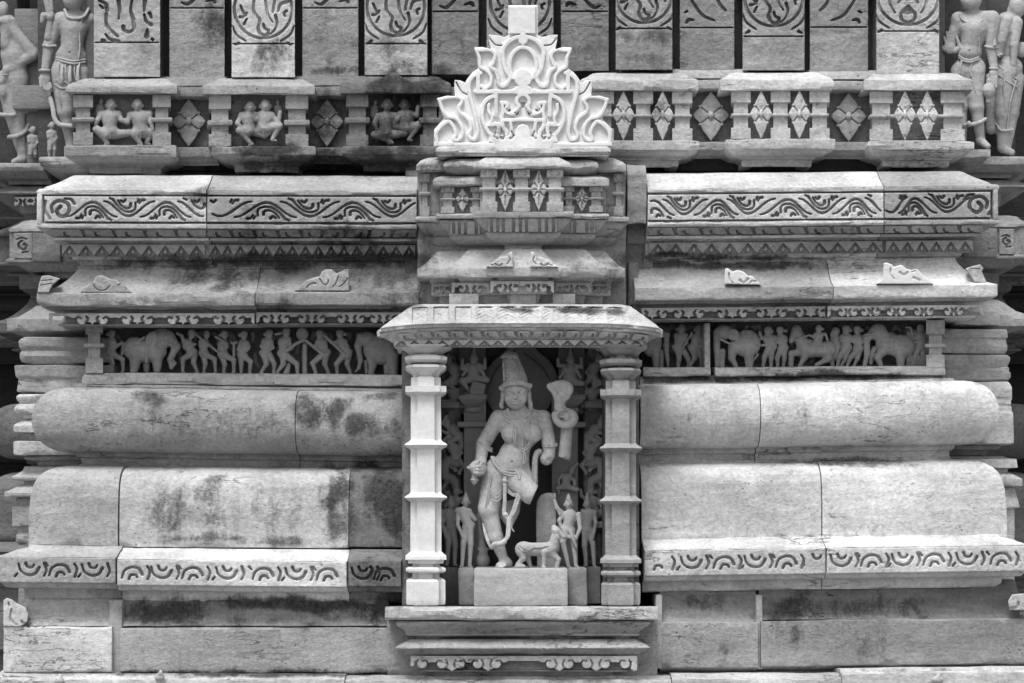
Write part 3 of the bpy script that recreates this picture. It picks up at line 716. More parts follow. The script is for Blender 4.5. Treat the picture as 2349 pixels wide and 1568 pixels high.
cornice('long clean scroll cornice block right of the niche tower', ('cut', 1486), ('cut', 2027), tfr, -10, .62, [(1500, 1), (1568, -1), (1647, 1), (1714, -1), (1808, 1), (1886, -1), (1964, 1), (2030, -1)], 9, 13, .34)
cornice('darker scroll cornice block at the right end, its band ending in a spiral', ('cut', 2029), ('ret', 2292), tfr, -10, .36, [(2046, -1), (2097, 1), (2172, -1)], 4, 6, .36, (2279, 2290), (2242, -1))

EAVE = [(600, -.02), (611, .0), (612, .012), (617, .012), (618, .006), (629, .022), (645, .05), (658, .08), (666, .106), (671, .135), (672.5, .15), (674, .153), (701, .153), (703, .145), (704, .1), (711, .098), (712, .06), (718, .058), (719, .05), (741, .05), (744, .078), (748, .08), (749, -.02), (753, -.03)]
etl = lambda x: 0*x; etr = lambda x: 8*(2288-x)/830
def eave(label, L, Rr, tf, dy, tn, marks, b, r, tn2, bx, joint=None):
    t = course('eave_block', label, 'eave', EAVE, L, Rr, tf, dy, tn, group='sloping eave blocks above the animal friezes')
    curlband('curl_fringe', bx[0], bx[1], 719+dy, 744+dy, marks, .112, b, r*1.08, parent=t, mat='wall', tone=tn2*1.2, tilt=tf); return t
E1 = eave('grey sloping eave block with worn rounded ornament at the left end', ('ret', 84), ('cut', 584), etl, 0, .37, [212, 315, 420, 525], 24, 10.5, .38, (112, 584))
E2 = eave('stained eave block with a sharp carved curl, left of the niche tower', ('cut', 586), ('cut', 960), etl, -2, .30, [633, 715, 805, 880], 20, 9.5, .3, (588, 940))
E3 = eave('smooth eave block with a small white curl, right of the niche tower', ('cut', 1457), ('cut', 1911), etr, -20, .42, [1496, 1580, 1680, 1770, 1860], 24, 9, .34, (1470, 1893))
E4 = eave('bright eave block with a large white curl at the right end', ('cut', 1913), ('ret', 2288), etr, -20, .62, [1945, 1997, 2056, 2119, 2188], 13, 8, .5, (1898, 2256))
def antefix(t, pts, gro, d, tn, th=22, mat='wall', tf=None):
    q = np.array(pts); P = Plate(q[:, 0].min(), q[:, 0].max(), q[:, 1].min(), q[:, 1].max(), step=1.2); P.poly(pts, sm=False)
    for g_ in gro: P.stroke(g_[0], g_[1], g_[2])
    return P.build('curl_ornament', d, th=th, gd=5, r=2.5, parent=t, mat=mat, tone=tn)
antefix(E1, spline([(183, 672), (200, 655), (212, 650), (220, 636), (232, 632), (248, 638), (258, 642), (268, 643), (285, 656), (304, 672)], 3), [([(212, 650), (222, 664), (240, 666), (252, 656)], 1.5, 2), ([(270, 655), (280, 652), (290, 664)], 1.5, 1.5)], .142, .4, th=30)
antefix(E1, [(86, 672), (90, 650), (96, 634), (112, 632), (138, 640), (120, 655), (112, 672)], [([(92, 645), (120, 642)], 1, 1), ([(92, 655), (118, 651)], 1.2, 1)], .16, .46, th=30)
antefix(E2, [(675, 668), (690, 656), (702, 644), (722, 637), (734, 634), (738, 624), (748, 618), (762, 619), (772, 628), (780, 624), (794, 618), (800, 618), (801, 668)],
        [([(733, 640), (744, 654), (752, 650), (753, 643)], 2, 3), ([(703, 660), (712, 652), (724, 651)], 2, 3), ([(776, 634), (772, 648), (764, 658)], 2, 3), ([(797, 640), (788, 652), (778, 658)], 3, 1.5)], .15, .38)
antefix(E3, [(1662, 652), (1663, 617), (1670, 616), (1680, 624), (1692, 620), (1706, 624), (1716, 633), (1726, 634), (1738, 646), (1746, 654)],
        [([(1672, 628), (1674, 642), (1682, 650)], 3.5, 2), ([(1697, 643), (1706, 649), (1716, 640)], 6, 5), ([(1720, 650), (1726, 645), (1734, 646)], 3, 4)], .165, .68, mat='pale')
antefix(E4, [(2008, 652), (2025, 640), (2027, 604), (2034, 603), (2046, 607), (2050, 613), (2068, 608), (2078, 617), (2090, 620), (2104, 618), (2112, 626), (2128, 640), (2142, 652)],
        [([(2043, 616), (2043, 630), (2052, 640)], 3, 2), ([(2064, 625), (2074, 631), (2082, 625)], 5, 4), ([(2096, 637), (2104, 640), (2110, 643)], 5, 5), ([(2092, 624), (2100, 622)], 3, 2)], .165, .72, mat='pale')
antefix(E4, [(2214, 617), (2228, 612), (2248, 607), (2256, 616), (2252, 624), (2264, 650), (2236, 648)], [([(2226, 616), (2248, 618)], 1, 1)], .13, .42, th=30)

# ---------------------------------------------------------------- friezes
def frieze(label, x0, x1, yb0, yb1, tf, posts, tn, top=745):
    t = T('figure_frieze', label, 'frieze', ((x0+x1)/2, yb1, 0), 'carved procession friezes')
    box('back_panel', x0+4, x1-4, top-6, yb0+6, -.185, -.195, parent=t, mat='wall', tone=tn*.34)  # panel tone cut well below the ledge to put shade into the recess
    mould('ledge', [(yb0, -.035), (yb0+.5, -.01), (yb0+2, 0.), (yb1-3, .002), (yb1, -.01)], (posts[0], x0, 0.), (posts[1], x1, 0.), tilt=(tf(x0), tf(x1)), back=-.19, ret=.25, parent=t, mat='wall', tone=tn, chip=1.8, amp=1.3)
    return t
F1 = frieze('long left frieze of elephants and marching men, left of the niche', 189, 922, 855, 884, lambda x: 5*(x-189)/733, ('ret', 'cut'), .36)
post(F1, 196, 236, (746, 764, 788, 797, 821, 857), .0, .38)
box('border_strip', 924, 934, 745, 890, .05, -.16, parent=F1, mat='wall', tone=.25)
F2 = frieze('short frieze of two men and an elephant hind, beside the right pillar', 1476, 1630, 843, 866, lambda x: 0*x, ('cut', 'cut'), .34, 728)
box('border_strip', 1616, 1629, 742, 846, .0, -.12, parent=F2, mat='wall', tone=.4)
F3 = frieze('right frieze with elephants, a rider on a horse and walking attendants', 1641, 2168, 843, 866, lambda x: -3*(x-1641)/527, ('cut', 'ret'), .42, 728)
post(F3, 2125, 2167, (735, 768, 789, 797, 813, 843), .0, .42)
fl = T('fillet_course', 'thin stained fillet course under the left frieze', 'moulding', (550, 900, .01), 'thin fillets over the round mouldings')
mould('fillet', [(860, -.06), (880, -.02), (881, .012), (890, .014), (892, .0)], ('ret', 170), ('cut', 925), tilt=(0, 13), parent=fl, mat='wall', tone=.3)
fr = T('fillet_course', 'thin dark-streaked fillet course under the right friezes', 'moulding', (1850, 890, .01), 'thin fillets over the round mouldings')
mould('fillet', [(850, -.06), (868, -.02), (869, .012), (877, .014), (879, .0)], ('cut', 1470), ('ret', 2192), tilt=(14, 0), parent=fr, mat='wall', tone=.4)

# ---------------------------------------------------------------- round mouldings, belly blocks and base
TOR = [(888, 0.0)]+[(962-73.5*math.sin(a), .032+.14*math.cos(a)**.75) for a in np.linspace(1.50, -1.50, 22)]+[(1036, .02), (1037, .018), (1048, .018), (1049, 0.), (1063, -.004), (1064, .012), (1071, .016), (1072, 0.)]
ttl = lambda x: 12*(x-72)/850; ttr = lambda x: 12*(2292-x)/820
GT = 'half-round moulding blocks'
course('torus_block', 'long half-round moulding block at the left end with grey blotches', 'moulding', TOR, ('ret', 72), ('cut', 676), ttl, 0, .36, group=GT, chip=.8, step=11)
course('torus_block', 'cracked and soot stained half-round block next to the left pillar', 'moulding', TOR, ('cut', 678), ('cut', 924), ttl, 0, .34, group=GT, amp=1.8)
course('torus_block', 'pale half-round block beside the right pillar with a curved joint', 'moulding', TOR, ('cut', 1470), ('cut', 1744), ttr, -16, .56, group=GT, amp=1.4)
course('torus_block', 'long bright half-round moulding block at the right end with one grey oval patch', 'moulding', TOR, ('cut', 1746.5), ('ret', 2292), ttr, -16, .64, group=GT)
KUM = [(1068, .0), (1068.5, .045), (1071, .075), (1077, .105), (1086, .131), (1098, .15), (1114, .163), (1140, .173), (1180, .178), (1252, .18), (1253, .16)]
ktl = lambda x: 4*(x-65)/860; ktr = lambda x: 11*(2310-x)/840
GK = 'tall rounded belly blocks'
course('belly_block', 'smooth grey round-shouldered block at the left end', 'wall block', KUM, ('ret', 65), ('cut', 270), ktl, 0, .42, group=GK, amp=.8)
course('belly_block', 'wide round-shouldered block with mottled dark stain, second from the left end', 'wall block', KUM, ('cut', 274), ('cut', 799), ktl, 2, .52, group=GK)
course('belly_block', 'dark weathered round-shouldered block against the left pillar', 'wall block', KUM, ('cut', 801), ('cut', 924), ktl, 0, .19, group=GK)
course('belly_block', 'pale round-shouldered block against the right pillar', 'wall block', KUM, ('cut', 1472), ('cut', 1884), ktr, -15, .58, group=GK)
course('belly_block', 'large bright round-shouldered block at the right end', 'wall block', KUM, ('cut', 1887), ('ret', 2310), ktr, -15, .68, group=GK, amp=.8)
BASE = [(1252.5, .16), (1253, .188), (1259, .192), (1260, .2), (1263, .222), (1270, .25), (1275, .272), (1276, .284), (1279, .286), (1280, .292), (1281, .264), (1337, .264), (1338, .292), (1341, .275), (1350, .262), (1352, .2), (1374, .196), (1376, .15)]
def basec(label, L, Rr, tf, dy, tn, marks, **kw):
    t = course('base_moulding', label, 'moulding', BASE, L, Rr, tf, dy, tn, group='base mouldings with interlocking scrolls', **kw)
    a, b = L[1]+(1 if L[0] == 'cut' else 2), Rr[1]-(1 if Rr[0] == 'cut' else 2)
    P = Plate(a, b, 1280.5+dy, 1338.5+dy, step=1.35, full=True); scrolls(P, marks, 1309+dy, a, b)
    P.build('scroll_band', .295, th=17, gd=14, tilt=tf, r=1.2, parent=t, mat='wall', tone=tn); return t
btl = lambda x: 8*(x)/900; btr = lambda x: 12*(2349-x)/870
basec('grey scroll base moulding block at the left edge', ('ret', -8), ('cut', 266), btl, -2, .40, [(68, -1), (138, 1), (213, -1)])
basec('long pale scroll base moulding block with light scrolls, left of the pillar', ('cut', 268), ('cut', 796), btl, 2, .66, [(305, 1), (372, -1), (443, 1), (521, -1), (605, 1), (680, -1), (752, 1)])
basec('short dark scroll base moulding block touching the left pillar', ('cut', 798), ('cut', 921), btl, 0, .2, [(832, -1), (883, 1)])
basec('scroll base moulding block touching the right pillar', ('cut', 1478), ('cut', 1894), btr, -28, .60, [(1509, 1), (1587, -1), (1662, 1), (1733, -1), (1805, 1), (1873, -1)])
basec('brightest scroll base moulding block at the right edge', ('cut', 1896), ('ret', 2362), btr, -28, .70, [(1930, -1), (2000, 1), (2071, -1), (2143, 1), (2219, -1), (2297, 1)])
LOW = [(1346, .12), (1348, .15), (1375, .19), (1377, .198), (1400, .2), (1425, .212), (1436, .232), (1438, .245)]
LO2 = [(1430, .18), (1438, .2), (1438.5, .252), (1440, .262), (1500, .264), (1542, .266), (1544, .25), (1552, .2)]
for lb, L, Rr, tf, dy, tn in (('pale slanting plinth block at the left end', ('ret', 62, .2), ('cut', 258), lambda x: 0*x, 0, .42), ('dark stained slanting plinth block left of the niche base', ('cut', 275), ('cut', 890), lambda x: 0*x, 0, .30),
        ('speckled upper plinth block right of the niche base', ('cut', 1516), ('cut', 1739), lambda x: -4*(x-1516)/800, -8, .30), ('long dark upper plinth block at the right end', ('cut', 1746), ('cut', 2345), lambda x: -4*(x-1516)/800-4, -8, .22)):
    course('plinth_block', lb, 'stone block', LOW, L, Rr, tf, dy, tn, group='plinth blocks at the foot of the wall')
for lb, L, Rr, tf, dy, tn in (('pale roughly dressed footing block at the left end', ('cut', 8), ('cut', 256), lambda x: 0*x, 0, .6), ('long smooth grey footing block left of the niche base', ('cut', 275), ('cut', 890), lambda x: 0*x, 2, .36),
        ('short footing block right of the niche base', ('cut', 1516), ('cut', 1739), lambda x: -4*(x-1516)/800, -10, .34), ('long footing block with a broken lower edge at the right end', ('cut', 1746), ('cut', 2380), lambda x: -10*(x-1516)/800, -10, .32)):
    course('footing_block', lb, 'stone block', LO2, L, Rr, tf, dy, tn, group='footing blocks at the foot of the wall', amp=1.6)
mt = T('mortar_joint', 'smeared mortar joint between the two left footing blocks', 'mortar', (266, 1544, .24)); box('mortar', 250, 280, 1376, 1546, .243, .1, parent=mt, mat='fine', tone=.38, amp=2, skew=.0)
mt = T('mortar_joint', 'pale mortar joint between the right footing blocks', 'mortar', (1742, 1530, .24)); box('mortar', 1735, 1750, 1366, 1536, .235, .1, parent=mt, mat='fine', tone=.5, amp=1.5)
mt = T('mortar_joint', 'rough pale mortar strip along the right side of the niche base', 'mortar', (1512, 1530, .24)); box('mortar', 1504, 1519, 1366, 1536, .262, .1, parent=mt, mat='fine', tone=.42, amp=3)
for (x0, x1, y, tn, lb) in ((-30, 790, 1545, .55, 'pale ledge stone along the bottom left'), (792, 1540, 1549, .5, 'ledge stone under the niche base'), (1542, 1930, 1544, .5, 'ledge stone right of the niche base'), (1932, 2400, 1533, .6, 'pale ledge stone along the bottom right')):
    t = T('ledge_stone', lb, 'ledge', ((x0+x1)/2, 1650, .35)); mould('slab', [(y-16, .1), (y-1, .2), (y+1, .31), (y+3, .33), (y+9, .334), (y+10, .36), (y+14, .37), (y+60, .37)], ('cut', x0), ('cut', x1), tilt=(0, -6 if x0 > 1900 else 0), back=.0, parent=t, mat='wall', tone=tn, amp=1.8, chip=2)
    box('footing', x0+2, x1-2, y+58, 1990, .365, .0, parent=t, mat='wall', tone=.4, st=60)
for pts, gro, lb in (([(8, 1437), (8, 1378), (16, 1372), (28, 1376), (38, 1384), (58, 1394), (66, 1410), (62, 1428), (48, 1438)], [([(27, 1398), (24, 1420), (36, 1434)], 3, 5), ([(20, 1384), (22, 1392)], 4, 3), ([(50, 1426), (56, 1432), (64, 1427)], 5, 3)], 'carved curl on the left corner of the plinth'),
                ([(2316, 1400), (2312, 1380), (2322, 1364), (2349, 1362), (2380, 1370), (2380, 1402)], [([(2320, 1396), (2334, 1394), (2336, 1382)], 7, 5)], 'carved curl on the right corner of the plinth')):
    t = T('corner_curl', lb, 'ornament', (pts[0][0], 1437, .25)); antefix(t, pts, gro, .272 if pts[0][0] < 100 else .29, .55, th=26)
for x, y, r, lb in ((135, 1562, 12, 'small rounded knob at the bottom left edge'), (366, 1553, 12, 'tiny pointed knob on the bottom ledge'), (2150, 1560, 14, 'broken carved stub at the bottom right')):
    t = T('stone_stub', lb, 'ornament', (x, y+10, .38)); Fig(4).ell((x, y, 0), (r, 9, 8)).ell((x+3, y-8, 0), (r*.4, 8, 6)).build('knob', .38, parent=t, tone=.55)
# ---------------------------------------------------------------- niche base
nb = T('niche_pedestal', 'projecting moulded base of the niche with a fringe of hanging curls', 'niche pedestal', (1197, 1568, .3))
box('side_block', 888, 1508, 1424, 1600, .285, .0, parent=nb, mat='wall', tone=.34, amp=1.2)
mould('top_slab', [(1391, .1), (1392, .44), (1393, .448), (1421, .448), (1424, .43)], ('cut', 883), ('cut', 1509), back=.0, parent=nb, mat='wall', tone=.5, amp=1.4, chip=1.6)
mould('cyma', [(1424, .40), (1426, .425), (1432, .425), (1440, .405), (1448, .383), (1453, .376), (1454, .382), (1459, .382), (1460, .35), (1466, .348)], ('ret', 905, .425), ('ret', 1492, .425), back=.2, ret=-.2, parent=nb, mat='wall', tone=.36, amp=.6, chip=.7)
mould('roll', [(1466, .35), (1468, .37), (1476, .40), (1484, .425), (1487, .43), (1489, .428), (1494, .405), (1498, .39), (1502, .385), (1503, .35)], ('ret', 906, .43), ('ret', 1492, .43), back=.2, ret=-.2, parent=nb, mat='wall', tone=.40, amp=.6, chip=1)
mould('fringe_back', [(1502, .33), (1536, .35), (1538, .37), (1541, .37), (1542, .31), (1568, .305), (1600, .3)], ('ret', 960, .37), ('ret', 1440, .37), back=.2, ret=-.2, parent=nb, mat='wall', tone=.32)
P = Plate(942, 1462, 1505, 1541, step=1.25); P.rect(942, 1462, 1505, 1517)
for x in (1037, 1120, 1283, 1368):
    P.poly([(x-27, 1505), (x+27, 1505), (x+12, 1533), (x+4, 1538), (x, 1541), (x-4, 1538), (x-12, 1533)])
for x, s in ((968, 1), (1014, -1), (1055, 1), (1096, -1), (1138, 1), (1264, -1), (1304, 1), (1346, -1), (1388, 1), (1434, -1)):
    P.circ((x, 1524), 11, ry=10); P.stroke([(x-s*4, 1515), (x+s*6, 1512), (x+s*18, 1517), (x+s*30, 1512)], 8, 7, t='f')
    P.stroke([(x+s*1, 1517), (x+s*9, 1516), (x+s*12, 1520)], 3, 2); P.stroke([(x-s*9, 1514), (x-s*13, 1524), (x-s*11, 1532)], 2, 3.5)
P.poly([(1452, 1505), (1462, 1505), (1462, 1538), (1454, 1541), (1446, 1534)]); P.poly([(942, 1505), (952, 1505), (950, 1528), (942, 1530)])
P.build('curl_fringe', .40, th=14, gd=7, r=1.5, parent=nb, mat='wall', tone=.5)

# ---------------------------------------------------------------- jambs and pillars
for x0, x1, y0, lb in ((922, 1006, 786, 'dark stone jamb behind the left pillar'), (1390, 1466, 786, 'dark stone jamb behind the right pillar')):
    t = T('niche_jamb', lb, 'jamb', ((x0+x1)/2, 1392, .2)); box('jamb', x0, x1, y0, 1391, .27, -.12, parent=t, mat='wall', tone=.2, amp=1)
def pillar(label, x0, x1, c0, c1, tn, o, tilt=0):
    t = T('niche_pillar', label, 'pillar', ((x0+x1)/2, 1389, .37), 'stone pillars of the niche')
    X0, X1 = x0, x1
    pl = [(X0, .26), (X0, .375), (c0, .375), (c0, .40), (c1, .40), (c1, .375), (X1, .375), (X1, .26)]
    k = dict(parent=t, mat='pale' if tn > .5 else 'fine', tone=tn)
    pmould('base_block', [(1327+o, -.005), (1330+o, .012), (1334+o, .02), (1385, .02), (1389, .016)], pl, .4, **k, amp=.9)
    pmould('neck', [(1292+o, -.006), (1328+o, -.006)], pl, .4, **k)
    pmould('base_ring', [(1301+o, -.006), (1302+o, .012), (1306+o, .022), (1311+o, .022), (1315+o, .012), (1316+o, -.006)], pl, .4, **k)
    pmould('base_moulding', [(1266+o, .002), (1268+o, .006), (1272+o, .014), (1276+o, .024), (1284+o, .025), (1286+o, .014), (1293+o, .012), (1294+o, -.002)], pl, .4, **k)
    pmould('shaft', [(862+o, -.012), (866+o, .0), (884+o, .001), (1268+o, .003)], pl, .4, **k)
    for y in (1012, 1133):
        pmould('ring', [(y-3+o, .003), (y+1+o, .008), (y+6+o, .024), (y+9+o, .028), (y+12+o, .022), (y+17+o, .006), (y+19+o, .003)], pl, .4, **k)
    pmould('collar', [(885+o, .001), (886+o, .024), (900+o, .024), (903+o, .014), (907+o, .003)], pl, .4, **k)
    pmould('cushion', [(834+o, -.02), (836+o, .004), (838+o, .018), (843+o, .024), (847+o, .018), (853+o, .0), (862+o, -.012)], pl, .4, **k)
    pmould('disc', [(811+o, -.026), (815+o, .012), (820+o, .028), (826+o, .026), (831+o, .01), (832+o, -.02)], pl, .4, **k)
    pmould('bracket', [(793, .05), (796, .045), (800, .026), (808+o*.5, .004), (811+o*.5, -.018), (816+o, -.018)], pl, .4, **k)
    pmould('bracket_neck', [(812+o, -.026), (864+o, -.02)], pl, .4, **k)
    return t
pillar('pale bright pillar on the left side of the niche', 943, 1011, 958, 996, .72, 0)  # left pillar toned lighter than the right
pillar('greyer pillar on the right side of the niche', 1390, 1458, 1405, 1443, .37, 8)

# ---------------------------------------------------------------- canopy
cn = T('niche_canopy', 'bright ribbed stone canopy roof over the statue niche', 'canopy', (1190, 797, .4))
CP = [(699, .30), (700, .325), (703, .345), (708, .365), (716, .39), (724, .413), (732, .44), (737, .466), (740, .482), (742, .487), (757, .484), (760, .468), (763, .452), (776, .435), (778, .438), (780, .432), (781, .420), (796, .420), (797.5, .40)]
cy_, cd_ = np.array([p[0] for p in CP]), np.array([p[1] for p in CP])
def droop(V):
    V = V.copy(); xc = float(X(1192, .45)); u = np.clip(np.abs(V[:, 0]-xc)/.60, 0, 1.1); k = np.clip((-V[:, 1]-.33)/.12, 0, 1)
    z0, z1 = float(Z(764, .46)), float(Z(796, .42)); fall = np.clip((V[:, 2]-z1)/(z0-z1), 0, 1)
    V[:, 2] -= .030*u**5*k*fall; V[:, 2] += fbm(V, 9, 77, 2)*.010*k*fall; return V
mould('roof', CP, ('ret', 864, .487), ('ret', 1521, .487), back=.15, ret=-.15, world=droop, parent=cn, mat='wall', tone=.52, amp=1.6, chip=1.8, step=6)
P = Plate(872, 1516, 700, 748, step=1.35); P.rect(944, 1446, 699, 704)
P.poly([(946, 699), (962, 699), (905, 740), (886, 748), (872, 742)]); P.poly([(1430, 699), (1444, 699), (1510, 738), (1516, 744), (1500, 748)])
xs = [939, 988, 1037, 1089, 1138, 1190, 1241, 1291, 1340, 1390, 1436]
P.poly([(944, 699), (1446, 699), (1480, 724), (1512, 742), (1516, 752), (870, 752), (874, 742), (908, 724)])
XX, YY = P.ax[:, None], P.ay[None, :]
for i in range(len(xs)-1):
    c = (xs[i]+xs[i+1])/2; u_ = (XX-c)/((xs[i+1]-xs[i])/2); yb_ = 742-(7 if i > 2 else 4)*np.clip(np.abs(u_), 0, 1)**2
    ed = np.clip((yb_-YY)/4, 0, 1)*np.clip((YY-703)/1.5, 0, 1)*(np.abs(u_) < 1)
    if i <= 2: hh = -12*np.clip((.76-np.abs(u_))*9, 0, 1)*ed
    else: hh = (-13*np.clip(1-np.abs(u_)**2.2, 0, 1)+2*np.sin((YY+np.abs(XX-c)*-.45)*.8+i)*(np.abs(u_) < .8))*ed
    P.h[:] = np.minimum(P.h, hh*np.ones_like(P.h))
for c, w_ in ((917, 16), (1462, 18)):
    u_ = (XX-c)/w_; P.h[:] = np.minimum(P.h, -7*np.clip(1-u_**2, 0, 1)*np.clip((744-YY)/6, 0, 1)*np.clip((YY-712-np.abs(XX-1192)*.0)/8, 0, 1))
P.h[:] = np.where(YY > 742, -2, P.h)
P.build('roof_ribs', .3, th=18, gd=0, r=3, parent=cn, mat='wall', tone=.54, dfun=lambda x, y: np.interp(y+0, cy_, cd_)+.026-.012*(np.clip((y-736)/8, 0, 1)), tilt=lambda x: 13*(np.clip(np.abs(x-1192)/325, 0, 1.05))**5, rough=.7)
leaves('leaf_row', 915, 1488, 760, 775, 15, .476, .450, 1190, parent=cn, mat='wall', tone=.5, tilt=lambda x: 11*(np.clip(np.abs(x-1192)/300, 0, 1.05))**5)
tooth('tooth_row', 904, 1476, 780, 797, 18, .440, parent=cn, mat='wall', tone=.54)

# ---------------------------------------------------------------- miniature tower above the canopy
tw = T('shrine_tower', 'stepped miniature temple tower standing above the niche canopy', 'shrine', (1197, 700, .2))
tk = dict(parent=tw, mat='wall', tone=.38)
box('backing_block', 958, 1436, 392, 702, .13, .0, parent=tw, mat='wall', tone=.3, amp=1.6)
def tier(x0, x1, d, y, tn, ret=-.02):   # fluted bowl under a storey
    y0 = y
    mould('storey_slab', [(y0, d-.02), (y0+1, d), (y0+13, d-.004), (y0+15, d-.02)], ('ret', x0, d), ('ret', x1, d), back=.1, ret=ret, parent=tw, mat='wall', tone=tn*1.1)
    mould('fluted_bowl', [(y0+14, d-.016), (y0+16, d-.022), (y0+32, d-.045), (y0+46, d-.075), (y0+48, d-.066), (y0+52, d-.066), (y0+60, d-.08), (y0+70, d-.11), (y0+76, d-.14), (y0+78, d-.15), (y0+90, d-.15)], ('ret', x0+3, d-.016), ('ret', x1-3, d-.016), back=.08, ret=ret, parent=tw, mat='wall', tone=tn, amp=1)
def flutes(xs, y0, y1, da, db, tn):
    P = Plate(min(xs)-8, max(xs)+8, y0, y1, step=1.2, full=True)
    for x in xs: P.stroke([(x, y0+1), (x, y1-1)], 4, 4, sm=False)
    P.build('flute_panel', da, th=13, gd=12, parent=tw, mat='wall', tone=tn, dfun=lambda x, y: da+(db-da)*np.clip((y-y0)/(y1-y0), 0, 1))
tier(950, 1444, .24, 497, .36); tier(998, 1398, .285, 490, .38); tier(1084, 1317, .33, 486, .40)
flutes([1128, 1142, 1155, 1178, 1194, 1208, 1238, 1254, 1270], 501, 533, .318, .285, .44)
flutes([1041, 1054, 1068, 1093], 508, 538, .27, .238, .40); flutes([1318, 1346, 1358], 505, 535, .27, .238, .40)
# storeys
for x0, x1, y0, y1, d, nm in ((1100, 1293, 384, 487, .285, 0), (1010, 1390, 408, 491, .235, 0), (962, 1434, 392, 498, .19, 0)):
    box('storey_wall', x0, x1, y0, y1, d, .08, parent=tw, mat='wall', tone=.30)
def cpost(x0, x1, y0, y1, d, tn):
    h = y1-y0; y = [y0, y0+h*.2, y0+h*.43, y0+h*.52, y0+h*.77, y1]
    e = .009; pl = [(x0, d-.05), (x0, d), (x1, d), (x1, d-.05)]
    pmould('post', [(y[0], 0), (y[1], 0), (y[1]+.8, -e), (y[4]-.8, -e), (y[4], 0), (y[5], 0)], pl, d, parent=tw, mat='wall', tone=tn, amp=.3)
    pmould('post_ring', [(y[2], -.01), (y[2]+1, .002), ((y[2]+y[3])/2, .005), (y[3]-1, .002), (y[3], -.01)], pl, d, parent=tw, mat='wall', tone=tn, amp=.3)
    P = Plate(x0+1, x1-1, y0+1, y[1]-1, step=1.1, full=True); m = (x0+x1)/2; w_ = (x1-x0)/2
    for s in (-1, 1): P.stroke([(m+s*w_*.35, y0+5), (m+s*w_*.62, (y0+y[1])/2), (m+s*w_*.35, y[1]-4)], 1.8, 3.2) if x1-x0 > 30 else P.stroke([(m+s*w_*.5, y0+4), (m+s*w_*.7, (y0+y[1])/2), (m+s*w_*.4, y[1]-3)], 1.4, 2.4)
    P.build('capital_face', d+.004, th=4, gd=4, parent=tw, mat='wall', tone=tn*1.05)
for a, b in ((1102, 1141), (1177, 1216), (1254, 1292)): cpost(a, b, 388, 486, .325, .46)
for c in (1159, 1236): flower('diamond_flower', c, 389, 485, 19, .312, slits=True, parent=tw, mat='wall', tone=.5)
for a, b in ((1012, 1042), (1079, 1103)): cpost(a, b, 429, 489, .27, .42)
for a, b in ((1293, 1317), (1352, 1383)): cpost(a, b, 427, 487, .27, .40)
flower('diamond_flower', 1061, 431, 487, 16, .26, parent=tw, mat='wall', tone=.44); flower('diamond_flower', 1335, 429, 487, 16, .26, slits=True, parent=tw, mat='wall', tone=.46)
for a, b, c in ((964, 985, 0), (1408, 1430, 0)): cpost(a, b, 398, 496, .215, .32)
mould('coping', [(354, .2), (355, .27), (360, .29), (370, .325), (374, .345), (376, .35), (387, .35), (389, .33)], ('ret', 1085, .35), ('ret', 1309, .35), back=.05, ret=-.02, parent=tw, mat='wall', tone=.48, amp=2.4, chip=3)
mould('coping', [(404, .2), (405, .255), (409, .285), (412, .295), (427, .295), (429, .27)], ('ret', 993, .295), ('ret', 1397, .295), back=.05, ret=-.02, parent=tw, mat='wall', tone=.42, amp=2.4, chip=3)
mould('coping', [(362, .12), (363, .19), (370, .225), (374, .24), (392, .242), (395, .22)], ('ret', 954, .242), ('ret', 1436, .242), back=.02, ret=-.02, parent=tw, mat='wall', tone=.42, amp=3.5, chip=3)
mould('broken_coping', [(366, .2), (368, .27), (376, .30), (384, .305), (392, .29), (400, .26), (404, .24)], ('ret', 1018, .3), ('ret', 1372, .3), back=.05, ret=-.02, parent=tw, mat='wall', tone=.42, amp=5, chip=3)
# curved eave with little curls, three steps
EV = [(570, -.1), (572, -.085), (584, -.065), (596, -.045), (604, -.028), (610, -.012), (612, -.002), (613, 0), (633, 0), (635, -.01), (637, -.05), (644, -.052), (645, -.06), (675, -.06), (676, -.09), (702, -.1)]
for x0, x1, d, dy in ((957, 1434, .25, 4), (1027, 1392, .285, 2), (1115, 1287, .32, 0)):
    mould('curved_eave', [(y, d+o) for y, o in EV], ('ret', x0, d), ('ret', x1, d), dy=dy, back=.05, ret=-.02, parent=tw, mat='wall', tone=.42, chip=1.5, amp=1.2)
for s in (-1, 1):
    f = lambda x: 1200.5+s*(x-1177) if s < 0 else 1223.5+(x-1223.5)
    g_ = (lambda p: [(1176-(x-1177)*0+((x-1176)), y) for x, y in p]) if s < 0 else (lambda p: [(1217+(1176-x), y) for x, y in p])
    antefix(tw, g_([(1112, 613), (1126, 606), (1138, 596), (1150, 590), (1164, 588), (1170, 578), (1176, 579), (1177, 613)]), [(g_([(1136, 606), (1146, 610), (1152, 606)]), 4, 3), (g_([(1166, 588), (1170, 598), (1163, 606)]), 4, 2), (g_([(1124, 609), (1131, 608)]), 3, 2)], .335, .6)
curlband('curl_fringe', 1125, 1271, 645, 673, [1165, 1230], .283, 15, 9, parent=tw, mat='wall', tone=.46)
curlband('curl_fringe', 1036, 1124, 649, 674, [1080], .245, 18, 9, parent=tw, mat='wall', tone=.36); curlband('curl_fringe', 1272, 1356, 649, 674, [1318], .245, 15, 8, parent=tw, mat='wall', tone=.26)
curlband('curl_fringe', 994, 1035, 652, 676, [1015], .21, 9, 7, parent=tw, mat='wall', tone=.28); curlband('curl_fringe', 1357, 1392, 652, 674, [1374], .21, 8, 6, parent=tw, mat='wall', tone=.26)
for a, b in ((1030, 1098), (1170, 1230), (1268, 1320)): box('stub', a, b, 674, 701, .25, .1, parent=tw, mat='wall', tone=.34)
